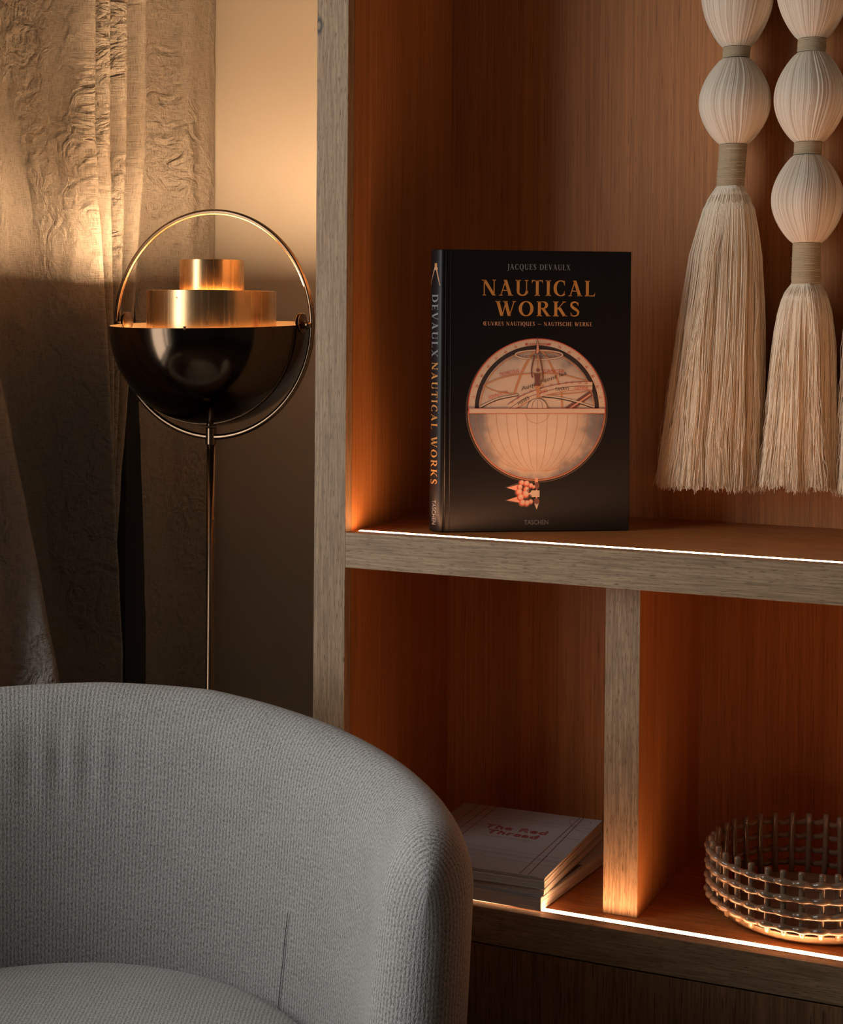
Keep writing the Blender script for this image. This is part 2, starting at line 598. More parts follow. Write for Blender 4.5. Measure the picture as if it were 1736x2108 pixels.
# ------------------------------------------------------------------ curtains
def curtain(name, label, top, bot, nz, z0, z1, seed, parent_mat='linen'):
    n_ = 16
    A = catmull(top, n_)
    Bt = catmull(bot, n_)
    # arc length of the bottom row for the fabric coordinates
    s = [0]
    for i in range(1, len(Bt)):
        s.append(s[-1] + hypot(Bt[i][0] - Bt[i - 1][0], Bt[i][1] - Bt[i - 1][1]))
    rows, fabs = [], []
    for j in range(nz + 1):
        z = z0 + (z1 - z0) * j / nz
        t = 1 - sstep(0.75, 1.60, z) if z > 0.75 else 1.0
        t = max(0.0, min(1.0, (1.60 - z) / 0.85))
        t = t ** 0.9
        row, fr = [], []
        for i, (a, b_) in enumerate(zip(A, Bt)):
            x = a[0] * (1 - t) + b_[0] * t
            y = a[1] * (1 - t) + b_[1] * t
            q = Vector((s[i] * 9 + seed, z * 2.2, seed))
            q2 = Vector((s[i] * 34 + seed, z * 13, 3 + seed))
            d = noise.noise(q) * 0.004 + (1 - abs(noise.noise(q2)) * 2) * 0.0013
            q3 = Vector((s[i] * 4 + seed, z * 1.1, 9 + seed))
            x += d * 0.8 + noise.noise(q3) * 0.004
            y += d * 0.35
            row.append((x, y, z))
            fr.append((s[i], z, 0))
        rows.append(row)
        fabs.append(fr)
    mb = MB().mat('linen').grid(rows, fab=fabs, flip=True)
    o = mb.build(name)
    o['label'] = label
    o['category'] = 'curtain'
    o['group'] = 'linen curtains by the window'
    md = o.modifiers.new('thickness', 'SOLIDIFY')
    md.thickness = 0.0008
    md.use_rim = True
    return o


topA = [(-0.62, -0.47), (-0.56, -0.42), (-0.60, -0.36), (-0.53, -0.30), (-0.60, -0.24), (-0.50, -0.19), (-0.60, -0.13),
        (-0.640, -0.05), (-0.645, 0.04), (-0.600, 0.090), (-0.520, 0.122), (-0.488, 0.140), (-0.505, 0.149), (-0.58, 0.153),
        (-0.580, 0.184), (-0.535, 0.183), (-0.505, 0.186), (-0.493, 0.194), (-0.505, 0.201), (-0.58, 0.206),
        (-0.585, 0.243), (-0.545, 0.241), (-0.516, 0.244), (-0.504, 0.252), (-0.516, 0.260), (-0.58, 0.265),
        (-0.590, 0.320), (-0.555, 0.318), (-0.528, 0.321), (-0.516, 0.330), (-0.528, 0.338), (-0.60, 0.343)]
botA = [(-0.61, -0.45), (-0.57, -0.40), (-0.60, -0.35), (-0.53, -0.29), (-0.58, -0.24), (-0.46, -0.19), (-0.43, -0.12),
        (-0.385, -0.075), (-0.50, -0.03), (-0.56, 0.08), (-0.475, 0.170), (-0.460, 0.188), (-0.480, 0.200), (-0.56, 0.206),
        (-0.560, 0.218), (-0.530, 0.216), (-0.512, 0.222), (-0.508, 0.232), (-0.520, 0.240), (-0.570, 0.246),
        (-0.575, 0.256), (-0.555, 0.255), (-0.542, 0.260), (-0.540, 0.268), (-0.550, 0.276), (-0.590, 0.282),
        (-0.595, 0.292), (-0.580, 0.294), (-0.572, 0.300), (-0.570, 0.308), (-0.580, 0.316), (-0.61, 0.325)]
cA = curtain('curtain', 'long crinkled beige linen curtain hanging in folds at the far left', topA, botA, 300, 0.02, 2.60, 3.0)
topB = [(-0.605, 0.405), (-0.595, 0.42), (-0.585, 0.445), (-0.565, 0.472), (-0.528, 0.485), (-0.522, 0.52), (-0.520, 0.555), (-0.53, 0.585), (-0.56, 0.60)]
botB = [(-0.540, 0.380), (-0.548, 0.42), (-0.550, 0.45), (-0.545, 0.475), (-0.540, 0.50), (-0.530, 0.53), (-0.525, 0.56), (-0.53, 0.592), (-0.56, 0.602)]
cB = curtain('curtain', 'narrow linen curtain panel in the corner behind the brass lamp', topB, botB, 300, 0.02, 2.60, 11.0)
ct = B('curtain_track', 'aluminium', -0.565, -0.535, -1.1, 0.61, 2.60, 2.65)
ct['label'] = 'slim metal ceiling track the linen curtains hang from'
ct['category'] = 'curtain track'

# ------------------------------------------------------------------ floor lamp
LX, LY, LZ = -0.2409, 0.1106, 1.2941
lamp = thing('floor_lamp', 'brass floor lamp with round ring frame and half-globe shade in the corner', 'lamp', (LX, LY, 0), radians(1))
RR = 0.1750
ring = [(RR * cos(2 * pi * k / 128), 0, LZ + RR * sin(2 * pi * k / 128)) for k in range(128)]
mb = MB().mat('ring_brass')
mb.tube(ring, 0.0043, 16, closed=True)
mb.build('ring', lamp)
MB().mat('ring_brass').lathe([(0, LZ - RR - 0.012), (0.0080, LZ - RR - 0.012), (0.0084, LZ - RR - 0.0115), (0.0084, LZ - RR - 0.0105), (0.0084, LZ - RR + 0.0128), (0.0084, LZ - RR + 0.0138), (0.0078, LZ - RR + 0.0145), (0.0070, LZ - RR + 0.0145), (0, LZ - RR + 0.0145)], 32).build('collar', lamp)
MB().mat('ring_brass').lathe([(0, 0.012), (0.0067, 0.012), (0.0067, LZ - RR - 0.012), (0, LZ - RR - 0.012)], 24).build('pole', lamp)
MB().mat('dark_brass').lathe([(0, 0), (0.135, 0), (0.138, 0.003), (0.138, 0.009), (0.135, 0.012), (0.02, 0.014), (0.012, 0.03), (0, 0.03)], 64).build('base', lamp)


# bowl, cylinders and pivots tilt together about the pivot axis
def tilt(o, deg=2.3):
    o.location = (0, 0, LZ)
    o.rotation_euler = (radians(deg), 0, 0)
    return o


RB = 0.1580
prof = [(RB * cos(radians(a)), RB * sin(radians(a))) for a in [-90 + k * 90 / 40 for k in range(41)]]
bowl = tilt(MB().mat('dark_brass').lathe([(max(r, 1e-4), z) for r, z in prof] + [(RB, 0.0006), (RB - 0.0012, 0.0006)], 128).build('bowl_shade', lamp))
bowl['label'] = 'dark polished half-globe shade'
ri = RB - 0.0013
tilt(MB().mat('shade_inner').lathe([(ri, 0.0004)] + [(max(ri * cos(radians(a)), 1e-4), ri * sin(radians(a))) for a in [-k * 90 / 30 for k in range(31)]], 96).build('inner_liner', lamp))


def cyl(name, r, z0, z1):
    return tilt(MB().mat('brushed_brass').lathe([(r - 0.001, z0), (r - 0.0001, z0), (r, z0 + 0.0001), (r, z0 + 0.0004), (r, z1 - 0.0009), (r, z1 - 0.0005), (r - 0.0004, z1), (r - 0.001, z1 - 0.0005), (r - 0.001, z1 - 0.0009), (r - 0.001, z0 + 0.0004), (r - 0.001, z0)], 128).build(name, lamp), 0)


cyl('lower_cylinder', 0.1003, -0.012, 0.0520)
cyl('upper_cylinder', 0.0500, 0.0485, 0.1000)
for k in range(3):
    a = 2 * pi * k / 3 + 0.5
    tilt(MB().mat('brushed_brass').tube([(0.0495 * cos(a), 0.0495 * sin(a), 0.0505), (0.1 * cos(a), 0.1 * sin(a), 0.044)], 0.0012, 6).build('spoke', lamp))
    tilt(MB().mat('brushed_brass').tube([(0.0992 * cos(a), 0.0992 * sin(a), -0.009), (0.155 * cos(a), 0.155 * sin(a), -0.012)], 0.0014, 6).build('spoke', lamp))
bulb = [(max(0.034 * cos(radians(a)), 1e-4), 0.028 + 0.034 * sin(radians(a))) for a in range(-65, 91, 10)]
tilt(MB().mat('bulb_glow').lathe([(0.013, -0.022), (0.014, -0.005)] + bulb, 32).build('bulb', lamp))
tilt(MB().mat('black_base').lathe([(0.0001, -0.15), (0.016, -0.15), (0.016, -0.022), (0.0001, -0.022)], 24).build('socket', lamp))
tilt(MB().mat('shade_inner').lathe([(0.0165, -0.0225), (0.071, -0.0225), (0.073, -0.0215), (0.071, -0.0205), (0.0165, -0.0205)], 48).build('light_baffle', lamp))  # added disc hidden in the bowl, blocks the bulb's downward light
for sgn in (-1, 1):
    pv = MB().mat('ring_brass')
    for off, rr in ((0.0, 0.0150), (0.0050, 0.0150)):
        x = sgn * (RB - 0.004 + off)
        rows = []
        for r_, dx in ((0.0001, 0.0011), (rr * .55, 0.0011), (rr * .62, 0.0007), (rr * .9, 0.0010), (rr, 0.0004), (rr, -0.0004), (rr * .9, -0.001), (0.0001, -0.001)):
            rows.append([(x + dx, r_ * cos(2 * pi * k / 32), r_ * sin(2 * pi * k / 32) + 0.004) for k in range(32)])
        pv.grid(rows, close_v=True)
    pvo = tilt(pv.build('pivot_disc', lamp), 0)
    rd = MB().mat('ring_brass').tube([(sgn * (RB + 0.001), 0, 0.0), (sgn * (RR + 0.001), 0, 0.0)], 0.0058, 20)
    rd.tube([(sgn * (RB + 0.008), 0, -0.0075), (sgn * (RB + 0.008), 0, 0.0075)], 0.0016, 8)
    tilt(rd.build('pivot_rod', lamp), 0)
kn = tilt(MB().mat('ring_brass').tube([(0.047, -0.1565, -0.002), (0.047, -0.1565, 0.0035)], 0.0022, 10).build('screw', lamp))

# ------------------------------------------------------------------ armchair
CX, CYY = -0.0492, -0.5938
ch = thing('armchair', 'rounded barrel armchair in ribbed grey fabric at the lower left', 'chair', (CX, CYY, 0), radians(24.15))
# local frame: +y away from the camera, +x to the right; th measured from +y towards +x


def rimz(th):
    d = degrees_(th)
    a = abs(d)
    pts = [(0, .797), (20, .794), (46, .774), (70, .752), (90, .738), (110, .722), (130, .70), (180, .70)]
    for (a0, z0), (a1, z1) in zip(pts, pts[1:]):
        if a <= a1:
            t = (a - a0) / (a1 - a0)
            return z0 + (z1 - z0) * t
    return .70


def degrees_(t):
    return t * 180 / pi


TH0, TH1 = radians(-118), radians(86)  # left arm, out of view, is lengthened to shade the inner back
Z0C = 0.13
HW = 0.056


ENDS = []          # (angle, width factor, extra drop of the rim)
DT = radians(9)
for k in range(16, 0, -1):
    q = sin(pi / 2 * k / 16)
    ENDS.append((TH0 - DT * q, max(1e-4, sqrt(max(0.0, 1 - q * q))), 0.07 * (1 - sqrt(max(0.0, 1 - q ** 2.6)))))
for k in range(151):
    ENDS.append((TH0 + (TH1 - TH0) * k / 150, 1.0, 0.0))
for k in range(1, 17):
    q = sin(pi / 2 * k / 16)
    ENDS.append((TH1 + DT * q, max(1e-4, sqrt(max(0.0, 1 - q * q))), 0.07 * (1 - sqrt(max(0.0, 1 - q ** 2.6)))))


# arc length around the closed outline, for the weave
ARC, _pp = {}, None
_s = 0.0
for _side in (1, -1):
    _E = ENDS if _side == 1 else ENDS[::-1]
    for _k, (_t, _w, _d) in enumerate(_E):
        _r = 0.43 + _side * HW * _w
        _p = (_r * sin(_t), _r * cos(_t))
        if _pp:
            _s += hypot(_p[0] - _pp[0], _p[1] - _pp[1])
        _pp = _p
        ARC[(_side, _t)] = _s


def shell_ring(hf, w, rad_in):
    """closed C-shaped loop whose two arm ends are rounded off; hf = height fraction, w = half width"""
    pts, fab = [], []
    for side in (1, -1):
        for th, wf_, drop in (ENDS if side == 1 else ENDS[::-1]):
            z = Z0C + (rimz(th) - drop - Z0C) * hf
            lean = 0.405 + 0.035 * min(1, max(0, (z - 0.2) / 0.5)) + 0.014 * sstep(radians(35), radians(85), th)
            r = lean + side * w * wf_
            if side < 0:
                d = degrees_(th)
                e = math.exp(-((d + 6) / 13) ** 2) * math.exp(-((z - 0.70) / 0.05) ** 2)
                r += e * 0.0024 * sin(d * 1.05 + 0.5 + 3 * z)
            pts.append((r * sin(th), r * cos(th), z))
            fab.append((ARC[(side, th)], z, 0))
    return pts, fab


rows, fabs = [], []
rollf = 0.095
levels = [(0.0, HW * .9)] + [(0.02 + 0.83 * k / 34, HW * (0.96 + 0.09 * sin(pi * k / 34))) for k in range(35)]
levels += [(0.85 + 0.15 * sin(radians(a)), HW * cos(radians(a)) * 0.96) for a in (6, 12, 18, 24, 30, 36, 42, 48, 54, 60, 66, 71, 76, 80, 84, 87, 89)]
levels += [(1.0, HW * 0.0002)]
for hf, w in levels:
    p, f_ = shell_ring(hf, w, 0)
    rows.append(p)
    fabs.append([(a, b_ + (HW - w) * 0.8, 0) for a, b_, c in f_])
mb = MB().mat('chair_fabric').grid(rows, close_v=True, fab=fabs)
k0 = len(mb.v)
sh = mb.build('shell', ch)
# seams
for th_s, zlo, zhi in ((radians(47), 0.40, 0.548), (radians(-55), 0.40, 0.548)):
    pts = []
    for k in range(30):
        z = zlo + (zhi - zlo) * k / 29
        lean = 0.405 + 0.035 * min(1, max(0, (z - 0.2) / 0.5))
        hfz = (z - Z0C) / (rimz(th_s) - Z0C)
        w = HW * (0.96 + 0.09 * sin(pi * min(1, max(0, (hfz - 0.02) / 0.83))))
        tt = th_s + 0.012 * sin(z * 14) + noise.noise(Vector((z * 30, 0, 0))) * 0.004
        r = lean - w - 0.0002
        pts.append((r * sin(tt), r * cos(tt), z))
    MB().mat('seam_thread').tube(pts, 0.0005, 6).build('seam', ch)
# seat cushion
rows, fabs = [], []
for r_, z in [(0.02, .470), (0.08, .4698), (0.14, .469), (0.20, .467), (0.25, .464), (0.29, .459), (0.32, .452), (0.342, .442), (0.354, .430), (0.360, .415), (0.361, .39), (0.358, .35), (0.345, .33), (0.02, .33)]:
    row, fr = [], []
    for k in range(120):
        a = 2 * pi * k / 120
        x, y = r_ * cos(a), r_ * sin(a)
        if y < -0.1:
            y = y * 1.15 + 0.015
        row.append((x, y, z + 0.006 * (noise.noise(Vector((x * 4, y * 4, 0))))))
        fr.append((x, y if z > .40 else y + z, 0))
    rows.append(row)
    fabs.append(fr)
mb = MB().mat('chair_fabric').grid(rows, close_v=True, fab=fabs, flip=True)
mb.f.append(tuple(range(120))); mb.mi.append(0); mb.sm.append(True)
mb.build('seat_cushion', ch)
MB().mat('chair_fabric').lathe([(0.001, .13), (0.36, .13), (0.365, .14), (0.365, .325), (0.001, .329)], 72).build('seat_base', ch)
MB().mat('black_base').lathe([(0.001, 0), (0.27, 0), (0.275, .005), (0.27, .015), (0.06, .022), (0.045, .05), (0.045, .13), (0.001, .13)], 64).build('swivel_base', ch)


# ------------------------------------------------------------------ lettering
def stroke(pts, ws, cap=False):
    """2-D strip along pts with full widths ws -> (verts, faces)"""
    vs, fs = [], []
    n_ = len(pts)
    for i, p in enumerate(pts):
        a, b_ = pts[max(i - 1, 0)], pts[min(i + 1, n_ - 1)]
        dx, dy = b_[0] - a[0], b_[1] - a[1]
        l = hypot(dx, dy) or 1
        w = (ws[i] if isinstance(ws, (list, tuple)) else ws) / 2
        vs += [(p[0] - dy / l * w, p[1] + dx / l * w), (p[0] + dy / l * w, p[1] - dx / l * w)]
    for i in range(n_ - 1):
        fs.append((2 * i, 2 * i + 1, 2 * i + 3, 2 * i + 2))
    return vs, fs


TK, TN, SH, SX = 0.185, 0.06, 0.05, 0.085


def rc(x0, y0, x1, y1):
    return [(x0, y0), (x1, y0), (x1, y1), (x0, y1)], [(0, 1, 2, 3)]


def stem(x, w=TK, y0=0, y1=1, s0=True, s1=True):
    """vertical stem centred on x, with bracket serifs"""
    out = [rc(x - w / 2, y0, x + w / 2, y1)]
    for on, y, d in ((s0, y0, 1), (s1, y1, -1)):
        if on:
            h = w / 2 + SX
            out.append(([(x - h, y), (x + h, y), (x + h, y + d * SH * .55), (x + w / 2, y + d * SH * 1.5), (x - w / 2, y + d * SH * 1.5), (x - h, y + d * SH * .55)], [(0, 1, 2, 3, 4, 5)]))
    return out


def ser(x, y, d, h):
    return ([(x - h, y), (x + h, y), (x + h, y + d * SH * .6), (x, y + d * SH * 1.6), (x - h, y + d * SH * .6)], [(0, 1, 2, 3, 4)])


def diag(x0, y0, x1, y1, w):
    return ([(x0 - w / 2, y0), (x0 + w / 2, y0), (x1 + w / 2, y1), (x1 - w / 2, y1)], [(0, 1, 2, 3)])


def ell(cx, cy, rx, ry, a0, a1, tk, tn, n_=22, ph=0):
    """elliptic arc whose width swells where it runs vertically"""
    pts, ws = [], []
    for i in range(n_ + 1):
        a = radians(a0 + (a1 - a0) * i / n_)
        pts.append((cx + rx * cos(a), cy + ry * sin(a)))
        ws.append(tn + (tk - tn) * abs(cos(a + ph)) ** 1.4)
    return stroke(pts, ws)


def glyphs():
    G = {}
    G['I'] = (0.36, stem(.18))
    G['N'] = (0.98, stem(.17, TN) + [diag(.17, 1, .80, 0, TK * 1.15)] + stem(.80, TN, s0=False) + [ser(.12, 1, -1, .12)])
    G['A'] = (0.90, [diag(.12, 0, .43, 1, TN), diag(.40, 1, .74, 0, TK * 1.12), ser(.12, 0, 1, .12), ser(.74, 0, 1, .17), rc(.22, .30, .62, .30 + TN)])
    G['V'] = (0.88, [diag(.14, 1, .46, 0, TK * 1.12), diag(.76, 1, .48, 0, TN), ser(.14, 1, -1, .17), ser(.76, 1, -1, .12)])
    G['W'] = (1.28, [diag(.14, 1, .40, 0, TK * 1.05), diag(.66, 1, .42, 0, TN), diag(.62, 1, .86, 0, TK * 1.05), diag(1.16, 1, .88, 0, TN), ser(.14, 1, -1, .17), ser(.62, 1, -1, .15), ser(1.16, 1, -1, .11)])
    G['U'] = (0.90, stem(.20, TK, .3, 1, s0=False) + stem(.74, TN, .3, 1, s0=False) + [ell(.475, .31, .285, .28, 180, 360, TK * .9, TN * 1.2)])
    G['T'] = (0.80, stem(.40) + [rc(.05, 1 - TN, .75, 1)] + [([(.04, 1), (.04, .76), (.11, 1 - TN)], [(0, 1, 2)]), ([(.76, 1), (.69, 1 - TN), (.76, .76)], [(0, 1, 2)])])
    G['L'] = (0.72, stem(.20) + [rc(.2, 0, .66, TN)] + [([(.68, 0), (.70, .26), (.60, TN)], [(0, 1, 2)])])
    E_ = stem(.20) + [rc(.2, 0, .64, TN), rc(.2, 1 - TN, .62, 1), rc(.2, .49, .52, .49 + TN)]
    E_ += [([(.64, 0), (.67, .24), (.58, TN)], [(0, 1, 2)]), ([(.63, 1), (.56, 1 - TN), (.63, .78)], [(0, 1, 2)]), ([(.54, .40), (.54, .63), (.46, .52)], [(0, 1, 2)])]
    G['E'] = (0.74, E_)
    G['H'] = (0.96, stem(.20) + stem(.76) + [rc(.2, .49, .76, .49 + TN)])
    G['K'] = (0.92, stem(.20) + [diag(.30, .46, .72, 1, TN), diag(.40, .60, .76, 0, TK * 1.15), ser(.72, 1, -1, .12), ser(.77, 0, 1, .15)])
    G['O'] = (1.0, [ell(.5, .5, .36, .475, 0, 360, TK * 1.1, TN, 40)])
    G['Q'] = (1.0, [ell(.5, .5, .36, .475, 0, 360, TK * 1.1, TN, 40), stroke([(.45, .03), (.56, -.12), (.72, -.22), (.92, -.24)], [.05, .13, .12, .03])])
    G['C'] = (0.86, [ell(.50, .5, .37, .475, 52, 312, TK * 1.1, TN, 30), ([(.72, .97), (.76, .97), (.76, .66), (.70, .74)], [(0, 1, 2, 3)]), ([(.70, .24), (.76, .34), (.74, .16)], [(0, 1, 2)])])
    G['D'] = (0.94, stem(.20) + [ell(.42, .5, .40, .47, -90, 90, TK * 1.15, TN), rc(.2, 0, .44, TN), rc(.2, 1 - TN, .44, 1)])
    G['R'] = (0.90, stem(.20) + [ell(.40, .75, .25, .225, -90, 90, TK, TN), rc(.2, 1 - TN, .42, 1), rc(.2, .50, .42, .50 + TN), diag(.42, .53, .76, 0, TK * 1.1), ser(.77, 0, 1, .14)])
    G['S'] = (0.68, [stroke(catmull([(.53, .80), (.46, .93), (.32, .97), (.16, .90), (.13, .73), (.24, .59), (.40, .47), (.55, .33), (.52, .12), (.34, .03), (.18, .06), (.10, .22)], 5),
                            [TN + (TK - TN) * math.exp(-((k / 55 - .5) / .22) ** 2) + 0.04 * math.exp(-((k / 55 - .18) / .1) ** 2) for k in range(56)]),
                     ([(.55, .96), (.57, .96), (.57, .70), (.52, .76)], [(0, 1, 2, 3)]), ([(.09, .30), (.09, .03), (.12, .03), (.15, .18)], [(0, 1, 2, 3)])])
    G['J'] = (0.42, stem(.24, TK, 0, 1, s0=False) + [stroke(catmull([(.24, .06), (.20, -.12), (.08, -.22), (-.02, -.22)], 5), [TK * .95] * 4 + [.13] * 4 + [.07] * 8)])
    G['1'] = (1.16, [ell(.48, .5, .34, .475, 90, 270, TK * 1.1, TN, 22), rc(.46, 0, 1.06, TN), rc(.46, 1 - TN, 1.04, 1), rc(.56, .49, .94, .49 + TN), rc(.50, 0, .50 + TK, 1),
                     ([(1.06, 0), (1.09, .24), (1.0, TN)], [(0, 1, 2)]), ([(1.05, 1), (.98, 1 - TN), (1.05, .78)], [(0, 1, 2)]), ([(.95, .40), (.95, .63), (.88, .52)], [(0, 1, 2)])])
    G['X'] = (0.92, [diag(.16, 1, .72, 0, TK * 1.12), diag(.74, 1, .16, 0, TN), ser(.17, 1, -1, .16), ser(.72, 0, 1, .16), ser(.74, 1, -1, .12), ser(.16, 0, 1, .12)])
    G['-'] = (1.15, [rc(.1, .38, 1.05, .46)])
    G[' '] = (0.42, [])
    return G


GL = glyphs()


def serif_text(txt, h, width=None, track=0.06):
    """returns (verts2d, faces), origin at left baseline, cap height h"""
    vs, fs, x = [], [], 0
    for c in txt:
        adv, polys = GL[c]
        for v, f in polys:
            k = len(vs)
            vs += [(x + a, b_) for a, b_ in v]
            fs += [tuple(i + k for i in q) for q in f]
        x += adv + track
    x -= track
    sx = (width / x) if width else h
    return [(a * sx, b_ * h) for a, b_ in vs], fs


def sans_text(txt, h, width=None, outline=0, space=1.0):
    """default font; outline > 0 gives hollow letters drawn with a thin bead"""
    cu = bpy.data.curves.new('t', 'FONT')
    cu.body = txt
    cu.size = 1
    cu.space_character = space
    cu.resolution_u = 4
    ob = bpy.data.objects.new('t', cu)
    COL.objects.link(ob)
    dg = bpy.context.evaluated_depsgraph_get()
    me = bpy.data.meshes.new_from_object(ob.evaluated_get(dg), depsgraph=dg)
    vs = [(v.co.x, v.co.y) for v in me.vertices]
    fs = [tuple(p.vertices) for p in me.polygons]
    if outline:
        # boundary edges only
        cnt = {}
        for p in fs:
            for a, b_ in zip(p, p[1:] + p[:1]):
                key = (min(a, b_), max(a, b_))
                cnt[key] = cnt.get(key, 0) + 1
        edges = [e for e, c in cnt.items() if c == 1]
    bpy.data.objects.remove(ob)
    bpy.data.curves.remove(cu)
    bpy.data.meshes.remove(me)
    x0, x1 = min(v[0] for v in vs), max(v[0] for v in vs)
    hh = 0.69
    sy = h / hh
    sx = (width / (x1 - x0)) if width else sy
    vs = [((a - x0) * sx, b_ * sy) for a, b_ in vs]
    if outline:
        nv, nf = [], []
        for a, b_ in edges:
            v_, f_ = stroke([vs[a], vs[b_]], outline)
            k = len(nv)
            nv += v_
            nf += [tuple(i + k for i in q) for q in f_]
        return nv, nf
    return vs, fs


def place(mb, vf, fn, mat):
    """put flat artwork on a surface: fn maps (a, b) to a 3-D point"""
    mb.mat(mat)
    mb.add([fn(a, b_) for a, b_ in vf[0]], vf[1], smooth=False)


# ------------------------------------------------------------------ the tall black book
BKZ = ZU + 0.0008
bang = radians(31.34)
BW, BT, BH = 0.2755, 0.045, 0.403
bk = thing('hardcover_book', 'tall black hardcover with a drawn globe, standing on the upper shelf', 'book', (0.1712, 0.0613, BKZ), bang)
MB().mat('cover_black').box(0.004, BW, 0, 0.0032, 0, BH, 0.0008).build('front_cover', bk)
MB().mat('cover_black').box(0.004, BW, BT - 0.0032, BT, 0, BH, 0.0008).build('back_cover', bk)


def spx(y, off=0.0):
    """outer surface of the rounded spine, y = 0..BT"""
    t = y / BT
    return -0.0130 * sin(pi * min(max(t, 0), 1)) ** 0.8 - off


sp = MB().mat('cover_black')
NY = 28
rows = []
for z in (0, 0.001, BH - 0.001, BH):
    ins = 0.0006 if z in (0, BH) else 0
    outer = [(spx(BT * k / NY) + ins, BT * k / NY, z) for k in range(NY + 1)]
    inner = [(spx(BT * k / NY) + 0.0026 + (0.004 if k in (0, NY) else 0.0), BT * k / NY, z) for k in range(NY, -1, -1)]
    rows.append(outer + inner)
sp.grid(rows, close_v=True)
nn = 2 * (NY + 1)
for base in (0, 3 * nn):
    for k in range(NY):
        q = (base + k, base + k + 1, base + nn - 2 - k, base + nn - 1 - k)
        sp.f.append(q if base else q[::-1]); sp.mi.append(0); sp.sm.append(False)
spine = sp.build('spine', bk)
hinge = MB().mat('black_base')
hinge.tube([(0.0052, -0.0001, 0.002), (0.0052, -0.0001, BH - 0.002)], 0.0008, 6)
hinge.tube([(0.0125, 0.0001, 0.002), (0.0125, 0.0001, BH - 0.002)], 0.0005, 6)
hinge.build('hinge_crease', bk)
MB().mat('paper_vertical').box(0.002, BW - 0.005, 0.0034, BT - 0.0034, 0.005, BH - 0.005).build('page_block', bk)

LAY = [0]


def on_cover(x0, z0, lay=1):
    return lambda a, b_: (x0 + a, -0.00015 * lay, z0 + b_)


tl = MB()
place(tl, serif_text('NAUTICAL', 0.0225, 0.166, 0.13), on_cover(0.0567, 0.3381), 'print_gold')
place(tl, serif_text('WORKS', 0.0213, 0.1235, 0.13), on_cover(0.0770, 0.3090), 'print_gold')
tl.build('title_lettering', bk)['label'] = 'golden serif title letters'
tl = MB()
place(tl, serif_text('JACQUES DEVAULX', 0.0080, 0.0920, 0.14), on_cover(0.0940, 0.3754), 'print_grey')
tl.build('author_lettering', bk)['label'] = 'small grey serif letters'
tl = MB()
place(tl, serif_text('1UVRES NAUTIQUES - NAUTISCHE WERKE', 0.0056, 0.1592, 0.13), on_cover(0.0592, 0.2952), 'print_copper')
tl.build('subtitle_lettering', bk)
tl = MB()
place(tl, sans_text('TASCHEN', 0.0066, 0.0352), on_cover(0.1212, 0.0097), 'print_grey')
tl.build('publisher_lettering', bk)

def sliced(vf, n_, lo, hi):
    """cut flat artwork into narrow bands so that it can follow a curved surface"""
    bm = bmesh.new()
    vv = [bm.verts.new((a, b_, 0)) for a, b_ in vf[0]]
    for f in vf[1]:
        try:
            bm.faces.new([vv[i] for i in f])
        except ValueError:
            pass
    for k in range(1, n_):
        y = lo + (hi - lo) * k / n_
        bmesh.ops.bisect_plane(bm, geom=bm.verts[:] + bm.edges[:] + bm.faces[:], plane_co=(0, y, 0), plane_no=(0, 1, 0))
    bm.verts.index_update()
    r = [(v.co.x, v.co.y) for v in bm.verts], [tuple(v.index for v in f.verts) for f in bm.faces]
    bm.free()
    return r


def sp_pt(y, off):
    d = 1e-4
    tx, ty = spx(y + d) - spx(y - d), 2 * d
    l = hypot(tx, ty)
    return (spx(y) - ty / l * off, y + tx / l * off)


def on_spine(ztop, y0):
    """letters run down the spine with their tops to the right (towards the cover)"""
    def fn(a, b_):
        x, y = sp_pt(y0 - b_, 0.00025)
        return (x, y, ztop - a)
    return fn


# globe drawing, unit circle centred at (0,0) then scaled to the cover
GX, GZ, GR = 0.1387, 0.1735, 0.1002
gp = MB()


def gpl(vf, mat, lay):
    place(gp, vf, lambda a, b_: (GX + a * GR, -0.00012 * lay, GZ + b_ * GR), mat)


def disc(r, a0, a1, n_=60, rin=0.0, cx=0, cy=0, ry=None):
    vs, fs = [], []
    ry = ry or r
    for k in range(n_ + 1):
        a = radians(a0 + (a1 - a0) * k / n_)
        vs += [(cx + r * cos(a), cy + ry * sin(a)), (cx + rin * cos(a), cy + rin * (ry / r) * sin(a))]
    for k in range(n_):
        fs.append((2 * k, 2 * k + 1, 2 * k + 3, 2 * k + 2))
    return vs, fs


def px(x, y):
    """artwork units from a 1740-wide working drawing of the globe"""
    return ((x - 848) / 717, (868 - y) / 717)


def line(pts, w, mat, lay, sub=6):
    p = catmull([px(*q) for q in pts], sub) if len(pts) > 2 else [px(*q) for q in pts]
    gpl(stroke(p, w), mat, lay)


def arcband(r, w, a0, a1, mat, lay, n_=70):
    gpl(disc(r + w / 2, a0, a1, n_, r - w / 2), mat, lay)


gpl(disc(1.035, 0, 360, 90), 'print_outline', 1)
gpl(disc(1.025, 0, 360, 90), 'print_dark', 1.3)
gpl(disc(0.99, 180, 360, 60, cy=-0.02, ry=0.965), 'print_globe_lower', 2)
gpl(disc(1.0, 0, 180, 60, cy=0.03), 'print_cream', 2)
gpl(disc(0.905, 0, 180, 60, cy=0.03), 'print_dark', 3)
gpl(disc(0.845, 0, 180, 60, cy=0.03), 'print_globe_upper', 4)
arcband(1.0, 0.012, 180, 360, 'print_orange', 3)
arcband(0.985, 0.006, 180, 360, 'print_red', 3.3)
gpl(disc(1.006, 0, 180, 60, 0.992, cy=0.03), 'print_red', 3)
gpl(disc(0.832, 0, 180, 60, 0.818, cy=0.03), 'print_orange', 6)
